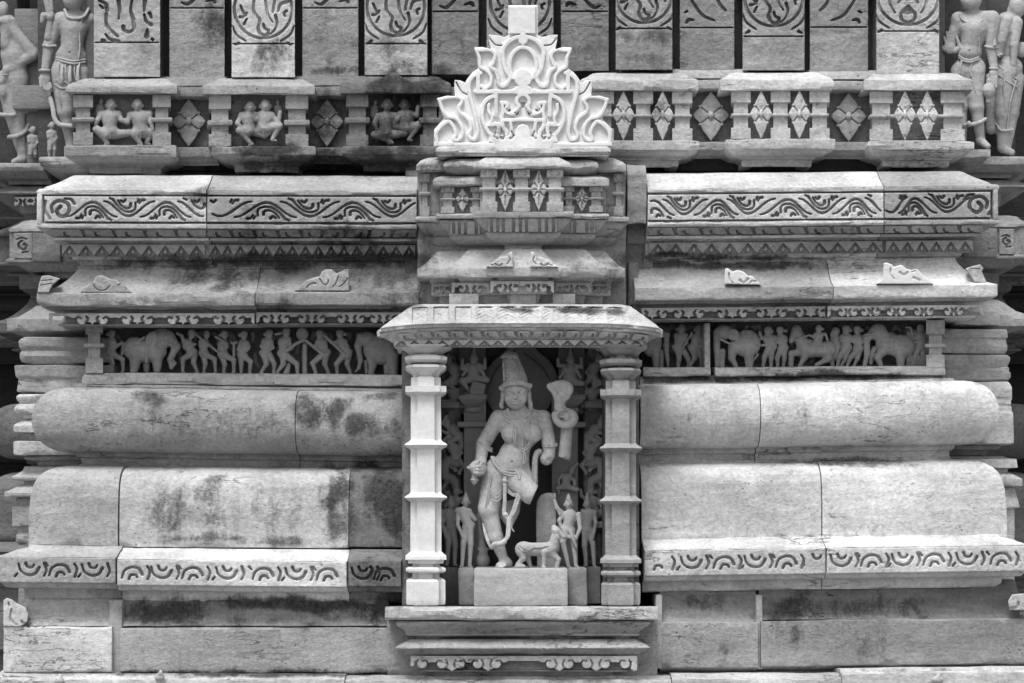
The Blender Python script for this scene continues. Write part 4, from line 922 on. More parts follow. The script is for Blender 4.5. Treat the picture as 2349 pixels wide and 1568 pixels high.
mould('fallen_edge', [(378, .0), (380, .12), (400, .15), (460, .16), (510, .15), (512, .1)], ('cut', 1440), ('cut', 1483), back=-.1, parent=tw, mat='wall', tone=.3, amp=7, chip=3)
for a, b, y0, y1, d in ((1440, 1487, 511, 560, .04), (1440, 1500, 560, 640, .02), (1441, 1462, 600, 700, .06)): box('rough_infill', a, b, y0, y1, d, -.1, parent=tw, mat='wall', tone=.26, amp=4)

# ---------------------------------------------------------------- white crest
cr = T('crest', 'white carved crest of curling leaves with an arch, on top of the shrine tower', 'ornament', (1200, 355, .3))
mould('plinth', [(335, .24), (336, .30), (340, .315), (348, .318), (353, .31), (354, .302), (359, .305), (360, .26)], ('ret', 998, .318), ('ret', 1402, .318), back=.05, ret=-.02, parent=cr, mat='wall', tone=.56, amp=1)
def c2(p): return [(581.1+.26042*x, .26042*y) for x, y in p]
def c3(p): return [(1162.3+.26042*x, .26042*y) for x, y in p]
def mir(p): return [(2*1200.0-x, y) for x, y in p]
sil_ = c2([(2245, 60), (2250, 50), (2375, 48)])+[(1200, 12)]
def c4(p): return [(917.6+.51195*x, .51195*y) for x, y in p]
half = c4([(485, 25), (485, 160), (465, 168), (430, 158), (397, 157), (400, 190), (408, 222), (370, 212), (332, 214), (345, 260), (350, 308), (325, 325), (303, 352), (292, 372), (270, 362), (245, 360), (243, 395), (247, 432), (210, 430), (165, 442), (180, 490), (198, 532), (172, 560), (153, 582), (151, 660)])
pts = [(1200, 13)]+half+[(1200, 338)]+mir(half)[::-1]
P = Plate(993, 1408, 10, 338, step=1.2); P.poly(pts)
S = []
def st(p, w0=9, w1=None, m=True):
    w1 = w0 if w1 is None else w1; q = c4(p); P.stroke(q, w0, w1, t='u')
    if m: P.stroke(mir(q), w0, w1, t='u')
st([(342, 226), (372, 226), (405, 226), (426, 246), (418, 280), (408, 300), (430, 322), (440, 350), (444, 378), (462, 388), (482, 372), (492, 345), (472, 310), (463, 270), (462, 225), (485, 190), (520, 170), (551, 166)], 8, 10)
st([(342, 226), (356, 262), (360, 300), (388, 318), (408, 345), (404, 380), (380, 398), (362, 386)], 8, 8)
st([(350, 322), (350, 412)], 10); st([(340, 412), (551, 412)], 10)
st([(362, 328), (332, 340), (312, 368), (312, 420), (330, 490), (345, 560), (348, 600), (330, 628), (308, 608), (318, 575), (306, 535), (270, 505), (264, 480), (278, 452), (256, 436), (215, 438), (176, 448)], 9, 8)
st([(176, 448), (192, 495), (215, 524), (252, 534), (276, 566), (280, 604), (262, 628), (242, 626), (250, 596), (235, 560), (212, 546), (166, 590), (164, 648)], 8, 9)
st([(158, 648), (551, 650)], 9)
st([(430, 428), (400, 440), (378, 462), (368, 500), (372, 545), (395, 590), (418, 615)], 10, 9)
st([(430, 424), (432, 520)], 9); st([(398, 470), (398, 500), (412, 528), (404, 560), (388, 566)], 8, 6)
st([(455, 462), (480, 468), (476, 500), (500, 512), (522, 500), (530, 470)], 9, 8); st([(456, 462), (462, 500), (456, 530)], 8, 8)
st([(470, 540), (551, 538)], 9); st([(456, 530), (462, 570), (478, 596), (470, 622)], 10, 9); st([(410, 560), (440, 560), (440, 596), (418, 618)], 10, 9)
st([(495, 548), (500, 590), (492, 618)], 8, 9)
P.stroke([c4([(551+28*math.cos(a), 455-30*math.sin(a))])[0] for a in np.linspace(-.9, math.pi+.9, 18)], 9, 9, t='u', sm=False)
P.stroke([c4([(551+60*math.cos(a), 295-82*math.sin(a))])[0] for a in np.linspace(-.75, math.pi+.75, 22)], 9, 9, t='u', sm=False)
P.circ(c4([(551, 350)])[0], 21, t='u'); P.rect(1168, 1229, 15, 78, t='u')
P.poly(c4([(528, 170), (551, 135), (574, 170), (572, 190), (551, 208), (530, 190)]), t='u'); P.poly(c4([(500, 412), (520, 388), (551, 378), (582, 388), (602, 412), (585, 425), (515, 425)]), t='u')
P.poly(c4([(512, 645), (516, 590), (528, 565), (551, 556), (574, 565), (586, 590), (590, 645)]), t='u')
P.poly(c4([(395, 640), (400, 610), (425, 600), (551, 620), (551, 650)]), t='u'); P.poly(mir(c4([(395, 640), (400, 610), (425, 600), (551, 620), (551, 650)])), t='u')
for q in ([(430, 595), (424, 612), (436, 622)], [(500, 590), (508, 612), (494, 622)], [(468, 610), (460, 624), (452, 616)], [(478, 490), (486, 502), (492, 494)], [(545, 462), (556, 470), (548, 480)], [(528, 500), (524, 512), (516, 506)]):
    P.stroke(c4(q), 1.8, 3, t='g'); P.stroke(mir(c4(q)), 1.8, 3, t='g')
for q in ([(400, 170), (425, 200), (455, 205)], [(252, 370), (275, 410), (300, 425)]): P.stroke(c4(q), 1.2, 1.6, t='g'); P.stroke(mir(c4(q)), 1.2, 1.6, t='g')
P.build('carved_crest', .27, th=22, gd=10, raise_=9, r=.7, parent=cr, mat='pale', tone=.78, rough=.25)
# ---------------------------------------------------------------- carved figures
def TR(ox, oy, s):
    def f(p, z=0): return (ox+p[0]*s, oy+p[1]*s, z)
    f.s = s; return f
def human(name, f, hd, hr, chest, hip, legs, arms, d0, parent, z=None, bun=0, crown=0, female=False, props=(), tone=.36, mat='fine', step=1.25, wide=1.36, lb=1.26, extra=None, skirt=None, label=None, face=False):
    s = f.s; h = hr*s; z = h*1.15 if z is None else z; F = Fig(k=h*.35)
    c = np.array(f(chest, z)); p = np.array(f(hip, z)); H = np.array(f(hd, z+h*.15))
    F.ell(H, (h*.80, h, h*.85)); F.cap(c+(0, -h*.3, 0), H+(0, h*.5, 0), h*.36, k=h*.3)
    sh = [np.array(f(a[0], z)) for a in arms]
    if len(sh) == 2: F.cap(sh[0], sh[1], h*.42*wide)
    ang = math.atan2(p[1]-c[1], p[0]-c[0])-math.pi/2
    F.ell(c+(p-c)*.12, (h*.98*wide, h*1.05, h*.72), ang); F.cap(c, p, h*.74*wide, h*.66*wide, k=h*.6); F.ell(p, (h*.98*wide, h*.80, h*.75), ang, k=h*.6)
    if female:
        for q in (-1, 1): F.ell(c+(q*h*.46, h*.25, h*.62), (h*.44, h*.44, h*.42), k=h*.12)
    for i, l in enumerate(legs):
        zz = z+(h*.25 if i == 0 else -h*.15)
        P0 = np.array(f(l[0], zz)); P1 = np.array(f(l[1], zz+h*.2)); P2 = np.array(f(l[2], zz))
        F.cap(P0, P1, h*.60*lb, h*.46*lb, k=h*.35); F.cap(P1, P2, h*.44*lb, h*.27*lb, k=h*.2)
        fd = l[3] if len(l) > 3 else (1 if P1[0] > P2[0] else -1)
        F.cap(P2+(0, h*.05, 0), P2+(fd*h*.55, h*.2, h*.2), h*.22, h*.15, k=h*.15)
    for a in arms:
        ps = [np.array(f(q, z+(h*.5 if i > 0 else 0))) for i, q in enumerate(a)]
        for i in range(len(ps)-1): F.cap(ps[i], ps[i+1], h*(.36-.06*i)*lb, h*(.31-.07*i)*lb, k=h*.15)
        F.ell(ps[-1], (h*.26, h*.28, h*.2), k=h*.1)
    if bun: F.ell(H+(bun*h*.95, h*.05, -h*.1), (h*.5, h*.42, h*.4), k=h*.2); F.ell(H+(0, -h*.35, -h*.05), (h*.86, h*.7, h*.8), k=h*.06)
    if crown: F.cap(H+(0, -h*.6, -h*.1), H+(0, -h*(.9+crown), -h*.3), h*.68, h*.24, k=h*.08); F.cap(H+(-h*.6, -h*.42, h*.35), H+(h*.6, -h*.42, h*.35), h*.2, k=.6)
    if face:
        F.cap(H+(0, -h*.12, h*.78), H+(0, h*.22, h*.95), h*.07, h*.13, k=h*.12); F.ell(H+(0, h*.66, h*.55), (h*.3, h*.2, h*.2), k=h*.1)
        for q in (-1, 1):
            F.ell(H+(q*h*.33, -h*.03, h*.70), (h*.2, h*.1, h*.1), k=h*.04); F.ell(H+(q*h*.85, h*.15, 0), (h*.16, h*.36, h*.2), k=h*.1)
        F.cap(H+(-h*.18, h*.47, h*.80), H+(h*.18, h*.47, h*.80), h*.07, k=h*.05)
    if face:
        F.curve([c+(-h*.62, -h*.75, h*.45), c+(-h*.3, -h*.3, h*.85), c+(0, -h*.12, h*.95), c+(h*.3, -h*.3, h*.85), c+(h*.62, -h*.75, h*.45)], h*.10, k=h*.03)
        F.curve([p+(-h*1.15, -h*.2, h*.3), p+(-h*.5, h*.05, h*.85), p+(0, h*.12, h*.98), p+(h*.5, h*.05, h*.85), p+(h*1.15, -h*.2, h*.3)], h*.13, k=h*.03)
        F.cap(p+(0, h*.15, h*.95), p+(0, h*1.3, h*.8), h*.13, h*.07, k=h*.03)
    if skirt:
        for q in np.linspace(-1, 1, 7): F.cap(p+(q*h*.7, h*.3, h*.3), p+(q*h*.95, h*skirt, h*.25), h*.16, h*.1, k=h*.12)
    for q in props:
        pts = [f(v, z+h*.8) for v in q[0]]
        F.chain(pts, q[1]*s, (q[2] if len(q) > 2 else q[1])*s, k=h*.1)
    if extra: extra(F, f, z, h)
    return F.build(name, d0, step=step, parent=parent, mat=mat, tone=tone, label=label)
def beast(name, f, prims, d0, parent, tone=.36, k=18, step=1.25, mat='fine', label=None):
    F = Fig(k=k*f.s)
    for q in prims:
        if q[0] == 'e': F.ell(f(q[1], q[3]*f.s), tuple(v*f.s for v in q[2]), q[4] if len(q) > 4 else 0)
        else: F.cap(f(q[1], q[5]*f.s), f(q[2], (q[6] if len(q) > 6 else q[5])*f.s), q[3]*f.s, q[4]*f.s, k=(q[7] if len(q) > 7 else k)*f.s)
    return F.build(name, d0, step=step, parent=parent, mat=mat, tone=tone, label=label)
D0 = -.150
def ground_relief(par, x0, x1, y0, y1, d, n_, tone, seed, r=4.5):
    rs = random.Random(seed); F = Fig(4); F.bx(((x0+x1)/2, (y0+y1)/2, -4), ((x1-x0)/2, (y1-y0)/2, 4), 1)
    for i in range(n_):
        x, y = x0+6+(x1-x0-12)*(i+rs.random())/n_, rs.uniform(y0+8, y1-8); a = rs.uniform(-1.9, -1.2); L_ = rs.uniform(10, 26)
        p = [(x, y, 1)]
        for k in range(3): a += rs.uniform(-.7, .7); x += math.cos(a)*L_/2; y += math.sin(a)*L_/2; p.append((min(max(x, x0+4), x1-4), min(max(y, y0+4), y1-4), rs.uniform(1, 6)))
        F.curve(p, r*rs.uniform(.7, 1.3), r*.5, n=3)
        if i % 3 == 0: F.ell(p[-1][:2]+(5,), (r*1.5, r*1.6, r))
    return F.build('background_relief', d, step=1.9, parent=par, tone=tone)
ground_relief(F1, 238, 915, 762, 852, -.19, 60, .24, 3); ground_relief(F2, 1490, 1614, 746, 840, -.19, 12, .24, 5); ground_relief(F3, 1646, 2122, 746, 840, -.19, 44, .26, 7)
f = TR(0, 734.1, .26042); A = dict(d0=D0, parent=F1, tone=.38)
human('carved_man', f, (985, 125), 38, (985, 205), (975, 290), [((975, 295), (1080, 350), (1085, 452)), ((965, 300), (990, 385), (955, 452))], [((965, 180), (960, 250), (1070, 205)), ((1000, 185), (1010, 250), (1080, 200))], bun=-1, **A)
beast('carved_elephant', f, [('e', (1275, 270), (195, 108, 75), 62, .08), ('e', (1190, 255), (105, 105, 75), 62), ('e', (1440, 165), (82, 88, 70), 70), ('e', (1345, 165), (55, 62, 24), 128), ('c', (1490, 150), (1550, 240), 52, 38, 72), ('c', (1550, 240), (1500, 350), 36, 26, 75), ('c', (1500, 350), (1510, 420), 24, 17, 75), ('c', (1510, 420), (1545, 385), 16, 12, 78), ('c', (1545, 385), (1520, 350), 12, 9, 80, 80, 4),
      ('c', (1385, 300), (1385, 440), 58, 34, 80), ('c', (1200, 320), (1180, 445), 62, 36, 80), ('c', (1285, 300), (1290, 440), 40, 28, 30), ('c', (1490, 215), (1570, 245), 13, 7, 128, 128, 3), ('c', (1085, 215), (1072, 310), 14, 10, 60), ('c', (1300, 150), (1290, 370), 16, 16, 128, 125, 3), ('c', (1270, 155), (1140, 240), 10, 8, 128, 118, 3), ('c', (1420, 100), (1360, 110), 18, 14, 80)], D0, F1, .38)
human('carved_man', f, (1690, 125), 40, (1650, 215), (1690, 290), [((1690, 300), (1612, 345), (1610, 460)), ((1710, 310), (1705, 380), (1740, 462))], [((1620, 190), (1600, 140), (1560, 120)), ((1660, 200), (1700, 220), (1720, 215))], bun=1, **A)
human('carved_man', f, (1822, 130), 37, (1795, 205), (1795, 295), [((1800, 300), (1890, 345), (1900, 462)), ((1790, 310), (1810, 385), (1795, 462))], [((1770, 190), (1790, 240), (1850, 225)), ((1815, 195), (1850, 225), (1900, 270))], props=[([(1740, 140), (1920, 285)], 10)], **A)
human('carved_man', f, (1978, 135), 39, (1965, 215), (1965, 305), [((1970, 310), (2060, 355), (2060, 465)), ((1955, 320), (1980, 395), (1970, 465))], [((1940, 210), (1930, 260), (1990, 215)), ((1985, 210), (2000, 240), (2000, 205))], props=[([(1900, 150), (2000, 210)], 11)], bun=-1, **A)
human('carved_man', f, (2150, 135), 38, (2150, 215), (2135, 310), [((2140, 315), (2208, 370), (2200, 470)), ((2125, 320), (2125, 390), (2125, 470))], [((2120, 200), (2095, 260), (2145, 320)), ((2180, 210), (2190, 250), (2150, 270))], props=[([(2060, 200), (2060, 320)], 12), ([(2035, 200), (2060, 215), (2085, 200)], 10)], bun=-1, extra=lambda F, f, z, h: F.ell(f((2165, 235), z+h*.9), (h*1.1, h*1.3, h*.3), k=.6), **A)
f = TR(550.5, 734.1, .17187)
human('carved_man', f, (395, 190), 60, (375, 295), (330, 450), [((320, 460), (355, 590), (280, 705)), ((390, 465), (455, 590), (450, 715))], [((320, 280), (285, 355), (370, 425)), ((410, 290), (440, 370), (370, 425))], bun=-1, props=[([(285, 465), (400, 410)], 13)], **A)
human('carved_man', f, (620, 170), 62, (590, 290), (575, 450), [((590, 460), (760, 590), (770, 715)), ((570, 470), (580, 590), (490, 712))], [((560, 280), (540, 360), (640, 410)), ((650, 260), (690, 380), (640, 410))], bun=-1, props=[([(600, 430), (760, 310), (860, 270)], 24, 20), ([(540, 180), (470, 195)], 22, 16)], **A)
F_ = Fig(2); F_.cap(f((865, 340), 9), f((865, 705), 9), 5.5, 6); F_.ell(f((830, 190), 10), (14, 15, 5)); F_.cap(f((650, 600), 6), f((620, 715), 6), 5, 8); F_.build('carved_post', D0, step=1.3, parent=F1, tone=.36)
human('carved_man', f, (1065, 195), 60, (1080, 300), (1140, 445), [((1110, 460), (970, 580), (1015, 712)), ((1150, 470), (1130, 590), (1185, 712))], [((1040, 290), (1010, 340), (1060, 400)), ((1130, 290), (1150, 370), (1060, 410))], props=[([(890, 285), (1150, 500)], 20)], bun=1.2, **A)
human('carved_man', f, (1335, 190), 60, (1350, 305), (1430, 445), [((1400, 460), (1290, 590), (1300, 718)), ((1450, 470), (1430, 590), (1480, 720))], [((1310, 290), (1270, 300), (1240, 300)), ((1400, 290), (1440, 370), (1350, 430))], props=[([(1120, 205), (1440, 500)], 22)], bun=1.1, **A)
beast('carved_elephant', f, [('e', (1860, 400), (215, 200, 95), 80), ('e', (1700, 260), (120, 105, 85), 90), ('c', (1620, 230), (1575, 350), 65, 48, 95), ('c', (1575, 350), (1610, 540), 46, 34, 95), ('c', (1610, 540), (1590, 640), 32, 24, 95), ('c', (1590, 640), (1545, 690), 20, 14, 95), ('c', (1760, 500), (1770, 610), 70, 52, 100), ('c', (1770, 610), (1750, 725), 50, 42, 100),
      ('c', (2030, 480), (2050, 720), 90, 55, 90), ('c', (1680, 560), (1690, 700), 30, 24, 50), ('c', (1960, 500), (1960, 710), 50, 40, 50)], D0, F1, .34)
f = TR(1437.5, 721.8, .17187); A = dict(d0=D0, parent=F2, tone=.36)
beast('carved_elephant', f, [('e', (330, 380), (140, 190, 80), 70), ('c', (380, 500), (390, 690), 60, 44, 90), ('c', (540, 270), (525, 420), 34, 40, 80), ('c', (525, 420), (545, 600), 38, 26, 80), ('c', (545, 600), (550, 690), 24, 14, 80), ('c', (450, 260), (540, 270), 60, 34, 80), ('c', (470, 500), (460, 700), 36, 30, 30)], D0, F2, .34)
human('carved_man', f, (735, 195), 62, (720, 300), (680, 450), [((680, 460), (700, 590), (685, 700)), ((740, 460), (820, 590), (830, 690))], [((660, 280), (660, 400), (740, 450)), ((790, 280), (800, 380), (740, 450))], props=[([(745, 450), (850, 285)], 14)], bun=-.9, **A)
human('carved_man', f, (965, 205), 64, (950, 320), (890, 455), [((885, 470), (910, 580), (845, 695)), ((950, 460), (1000, 560), (1000, 700))], [((890, 290), (895, 430), (1010, 440)), ((1010, 300), (1020, 380), (990, 430))], bun=-.8, props=[([(870, 240), (850, 300)], 16)], **A)
A = dict(d0=D0, parent=F3, tone=.40)
beast('carved_elephant', f, [('e', (1600, 390), (190, 185, 95), 85), ('e', (1300, 240), (125, 100, 85), 95), ('e', (1420, 270), (85, 78, 30), 160), ('c', (1210, 240), (1200, 430), 60, 44, 85), ('c', (1200, 430), (1200, 690), 42, 26, 85), ('c', (1275, 500), (1270, 700), 48, 38, 60), ('c', (1430, 430), (1400, 580), 80, 48, 110), ('c', (1400, 580), (1460, 695), 46, 30, 110),
      ('c', (1630, 500), (1635, 690), 76, 52, 110), ('c', (1250, 330), (1385, 395), 18, 12, 175, 175, 4), ('c', (1560, 220), (1530, 520), 12, 12, 178, 150, 4), ('c', (1600, 330), (1780, 410), 10, 10, 176, 160, 4), ('c', (1500, 300), (1400, 440), 10, 10, 170, 150, 4), ('c', (1750, 540), (1690, 620), 18, 12, 80)], D0, F3, .40)
human('carved_man', f, (1885, 225), 62, (1900, 330), (1930, 435), [((1900, 450), (1840, 570), (1820, 700)), ((1940, 460), (1930, 580), (1925, 700))], [((1850, 310), (1800, 320), (1775, 240)), ((1945, 310), (1935, 400), (1800, 412))], bun=.8, **A)
human('carved_man', f, (2045, 215), 58, (2070, 325), (2090, 450), [((2060, 460), (2010, 580), (2015, 700)), ((2100, 470), (2105, 580), (2090, 700))], [((2030, 300), (1990, 330), (1970, 290)), ((2100, 310), (2100, 380), (1980, 375))], bun=1.3, **A)
f = TR(1737.3, 734.1, .26042)
beast('carved_horse', f, [('e', (440, 250), (95, 85, 55), 50), ('c', (450, 265), (620, 260), 66, 70, 50), ('e', (630, 255), (62, 68, 50), 52), ('c', (400, 210), (350, 110), 62, 44, 50), ('c', (345, 90), (300, 185), 42, 24, 50), ('c', (365, 75), (360, 60), 12, 6, 55), ('c', (430, 250), (415, 330), 50, 30, 75), ('c', (415, 330), (375, 405), 24, 18, 75), ('c', (375, 290), (300, 295), 34, 26, 50), ('c', (300, 300), (295, 400), 24, 24, 50),
      ('c', (600, 280), (625, 345), 55, 30, 75), ('c', (625, 345), (520, 398), 26, 18, 75), ('c', (650, 300), (660, 400), 34, 20, 30), ('c', (340, 180), (440, 140), 9, 9, 105, 105, 3), ('c', (660, 220), (690, 330), 18, 12, 40)], D0, F3, .42)
human('carved_rider', f, (540, 80), 34, (535, 145), (530, 205), [((510, 210), (478, 230), (480, 285), -1), ((540, 210), (570, 240), (570, 260))], [((510, 130), (490, 150), (455, 135)), ((560, 130), (600, 125), (620, 185))], z=20, bun=1, tone=.42, d0=D0, parent=F3)
human('carved_man', f, (690, 105), 40, (690, 175), (700, 240), [((700, 245), (700, 330), (720, 400)), ((690, 245), (670, 320), (660, 400))], [((660, 160), (655, 130), (665, 100)), ((720, 165), (725, 200), (700, 220))], z=5, bun=.6, **A)
human('carved_man', f, (780, 90), 40, (780, 160), (785, 245), [((780, 250), (722, 330), (705, 410)), ((800, 255), (775, 340), (738, 408))], [((745, 150), (740, 185), (820, 190)), ((815, 150), (840, 170), (830, 190))], bun=1, **A)
human('carved_man', f, (880, 92), 39, (885, 170), (890, 255), [((885, 260), (820, 335), (790, 410)), ((900, 265), (880, 340), (850, 410))], [((850, 155), (840, 190), (910, 205)), ((920, 160), (935, 190), (920, 205))], bun=1, **A)
beast('carved_elephant', f, [('e', (1260, 235), (130, 105, 65), 60), ('e', (1150, 210), (110, 100, 60), 62), ('e', (1065, 110), (80, 75, 60), 66), ('e', (1125, 150), (35, 60, 20), 110), ('c', (1010, 130), (960, 160), 40, 34, 65), ('c', (960, 160), (968, 300), 32, 26, 65), ('c', (968, 300), (945, 400), 24, 20, 65), ('c', (1120, 260), (1060, 330), 50, 32, 85), ('c', (1060, 330), (1085, 395), 30, 22, 85), ('c', (1260, 300), (1262, 395), 50, 34, 85), ('c', (1030, 260), (1000, 380), 28, 20, 40),
      ('c', (1020, 125), (940, 135), 12, 8, 115, 115, 3), ('c', (1330, 290), (1370, 340), 28, 16, 50), ('c', (1200, 160), (1100, 200), 8, 8, 122, 118, 3), ('c', (1190, 150), (1150, 260), 8, 8, 124, 118, 3), ('c', (1240, 170), (1300, 250), 8, 8, 122, 118, 3)], D0, F3, .40)
human('carved_man', f, (1437, 75), 40, (1440, 150), (1450, 225), [((1440, 235), (1400, 300), (1365, 400)), ((1465, 240), (1460, 310), (1438, 402))], [((1410, 145), (1375, 145), (1350, 70)), ((1470, 150), (1440, 190), (1380, 200))], props=[([(1340, 68), (1310, 68)], 9)], **A)

# seated couples in the left balustrade bays
def seated(par, f, hd, hr, ch, hp, arms, legs, tone, d0=-.03, **k): human('carved_figure', f, hd, hr, ch, hp, legs, arms, d0, par, tone=tone, face=True, step=1.15, **dict(dict(wide=1.5, lb=1.35), **k))
f = TR(0, 0, .26042)
seated(B1, f, (978, 925), 54, (968, 1030), (970, 1160), [((890, 1010), (860, 1060), (845, 1090)), ((1040, 1010), (1070, 1060), (1110, 1080))], [((930, 1190), (850, 1140), (950, 1265)), ((1000, 1190), (1140, 1170), (990, 1200))], .36, wide=1.55)
seated(B1, f, (1212, 925), 55, (1235, 1040), (1240, 1150), [((1150, 1020), (1120, 1080), (1100, 1060)), ((1310, 1010), (1330, 1080), (1345, 1140))], [((1200, 1180), (1180, 1180), (1240, 1275)), ((1270, 1180), (1340, 1165), (1290, 1260))], .36, female=True, wide=1.55)
human('carved_attendant', f, (890, 895), 28, (880, 950), (870, 1010), [((870, 1000), (865, 1050), (860, 1090))], [((860, 940), (850, 980), (850, 1010)), ((900, 940), (910, 970), (920, 960))], -.03, B1, z=4, tone=.33)
seated(B2, f, (2205, 945), 52, (2195, 1040), (2200, 1140), [((2130, 1020), (2090, 1090), (2140, 1140)), ((2270, 1020), (2330, 1010), (2360, 960))], [((2200, 1160), (2110, 1150), (2220, 1275)), ((2230, 1160), (2330, 1190), (2420, 1150))], .34)
f = TR(581.1, 0, .26042)
seated(B2, f, (105, 932), 55, (105, 1040), (90, 1120), [((50, 1020), (20, 1060), (-10, 1040)), ((160, 1020), (220, 1080), (235, 990))], [((100, 1130), (225, 1110), (170, 1230)), ((80, 1140), (-40, 1170), (130, 1180))], .38, female=True)
human('carved_attendant', f, (215, 900), 24, (215, 950), (225, 1010), [((225, 1010), (220, 1060), (225, 1090))], [((195, 940), (190, 970), (200, 1000)), ((235, 940), (245, 970), (240, 1000))], -.03, B2, z=4, tone=.33)
seated(B3, f, (1180, 925), 54, (1170, 1050), (1165, 1170), [((1100, 1030), (1070, 1090), (1085, 1140)), ((1240, 1020), (1270, 1050), (1290, 1030))], [((1130, 1190), (1070, 1190), (1220, 1260)), ((1200, 1190), (1340, 1170), (1200, 1210))], .2, bun=.0)
seated(B3, f, (1335, 925), 52, (1345, 1030), (1350, 1120), [((1290, 1010), (1260, 1060), (1240, 1090)), ((1400, 1010), (1440, 1020), (1450, 940))], [((1370, 1130), (1455, 1100), (1370, 1230)), ((1330, 1140), (1250, 1110), (1330, 1105))], .2, female=True)
human('carved_attendant', f, (1075, 905), 26, (1065, 960), (1060, 1020), [((1060, 1020), (1065, 1060), (1075, 1090))], [((1045, 950), (1040, 990), (1060, 1010)), ((1085, 950), (1090, 980), (1080, 1010))], -.03, B3, z=4, tone=.2)
# ---------------------------------------------------------------- niche interior
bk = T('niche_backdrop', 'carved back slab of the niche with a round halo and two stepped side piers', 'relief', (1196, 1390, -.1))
box('back_slab', 1058, 1350, 780, 1300, -.15, -.22, parent=bk, mat='smooth', tone=.10, amp=.4)  # slab colour darkened to give the niche its shade
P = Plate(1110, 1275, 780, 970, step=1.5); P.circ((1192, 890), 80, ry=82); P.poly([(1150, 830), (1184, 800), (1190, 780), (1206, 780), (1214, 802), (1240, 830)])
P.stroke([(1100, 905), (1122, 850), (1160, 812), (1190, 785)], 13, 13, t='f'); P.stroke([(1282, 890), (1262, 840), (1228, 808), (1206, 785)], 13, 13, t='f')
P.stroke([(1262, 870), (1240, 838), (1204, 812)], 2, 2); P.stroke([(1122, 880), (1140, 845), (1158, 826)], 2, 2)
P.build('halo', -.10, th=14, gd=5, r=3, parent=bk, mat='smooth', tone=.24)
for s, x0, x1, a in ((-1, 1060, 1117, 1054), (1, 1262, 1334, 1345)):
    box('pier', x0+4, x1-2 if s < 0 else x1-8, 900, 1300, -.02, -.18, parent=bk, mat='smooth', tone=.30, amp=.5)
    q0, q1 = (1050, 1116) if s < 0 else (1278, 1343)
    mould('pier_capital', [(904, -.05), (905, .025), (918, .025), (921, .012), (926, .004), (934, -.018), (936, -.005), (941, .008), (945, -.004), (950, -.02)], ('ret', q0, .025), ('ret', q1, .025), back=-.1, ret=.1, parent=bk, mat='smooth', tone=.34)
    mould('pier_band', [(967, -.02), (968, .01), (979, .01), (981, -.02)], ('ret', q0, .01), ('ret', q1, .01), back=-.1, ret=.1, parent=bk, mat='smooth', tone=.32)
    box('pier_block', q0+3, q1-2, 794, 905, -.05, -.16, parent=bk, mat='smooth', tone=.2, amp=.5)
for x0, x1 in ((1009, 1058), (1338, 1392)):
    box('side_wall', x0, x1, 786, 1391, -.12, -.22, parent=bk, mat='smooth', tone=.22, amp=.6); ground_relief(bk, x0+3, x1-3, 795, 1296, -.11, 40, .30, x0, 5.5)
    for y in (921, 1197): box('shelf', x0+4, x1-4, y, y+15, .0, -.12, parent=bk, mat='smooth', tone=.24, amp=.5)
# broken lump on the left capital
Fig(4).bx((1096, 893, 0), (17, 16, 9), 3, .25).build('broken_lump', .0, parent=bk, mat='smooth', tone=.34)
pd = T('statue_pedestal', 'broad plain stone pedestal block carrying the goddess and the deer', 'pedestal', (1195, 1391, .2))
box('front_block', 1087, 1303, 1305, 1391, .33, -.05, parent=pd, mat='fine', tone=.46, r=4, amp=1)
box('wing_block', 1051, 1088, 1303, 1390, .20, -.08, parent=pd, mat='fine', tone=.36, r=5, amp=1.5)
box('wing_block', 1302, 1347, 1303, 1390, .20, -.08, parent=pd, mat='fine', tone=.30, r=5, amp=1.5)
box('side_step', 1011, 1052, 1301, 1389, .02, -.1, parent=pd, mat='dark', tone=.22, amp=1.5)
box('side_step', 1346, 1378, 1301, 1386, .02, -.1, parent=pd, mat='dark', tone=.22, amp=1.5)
# seated and dancing little figures round the niche
U = TR(1009.3, 789.1, .17187); Lo = TR(1009.3, 1046, .17187)
def mini(label, par=None, **k):
    pass
def figt(label, at, cat='carved figure', group='small figures inside the niche'):
    return T('carved_figure', label, cat, at, group)
n = 'smooth'
def four_arm(F, f, z, h): pass
t = figt('seated crowned figure on the left pier of the niche, one leg hanging', (1085, 905, .0))
human('body', U, (455, 200), 62, (440, 320), (450, 440), [((470, 470), (625, 480), (520, 500)), ((420, 480), (290, 490), (400, 640))], [((370, 290), (330, 380), (300, 420)), ((510, 280), (560, 370), (600, 440)), ((370, 280), (290, 330), (300, 210)), ((510, 280), (600, 320), (600, 200))], -.05, t, z=12, crown=1.5, tone=.48, mat=n, face=True, wide=1.6, lb=1.4)
t = figt('seated crowned figure on the right pier of the niche, in deep shade', (1310, 905, .0))
human('body', U, (1742, 210), 60, (1740, 320), (1740, 450), [((1770, 490), (1900, 530), (1800, 540)), ((1710, 490), (1600, 520), (1700, 540))], [((1660, 300), (1640, 400), (1600, 450)), ((1810, 300), (1850, 400), (1880, 450)), ((1660, 290), (1580, 290), (1575, 200)), ((1810, 290), (1890, 310), (1885, 200))], -.05, t, z=12, crown=1.5, tone=.44, mat=n, face=True, wide=1.6, lb=1.4)
t = figt('standing woman attendant with hand on her breast, left beside the goddess leg', (1068, 1302, .15))
human('body', Lo, (345, 615), 62, (315, 760), (385, 940), [((400, 960), (410, 1180), (395, 1470), 1), ((350, 960), (310, 1180), (295, 1470), -1)], [((240, 730), (235, 920), (300, 1080)), ((390, 740), (470, 850), (400, 780))], .08, t, z=15, crown=1.0, female=True, tone=.52, mat=n, skirt=3.2, face=True, wide=1.6, lb=1.4)
t = figt('standing woman attendant far left in the niche, beside the left pillar', (1030, 1302, .05))
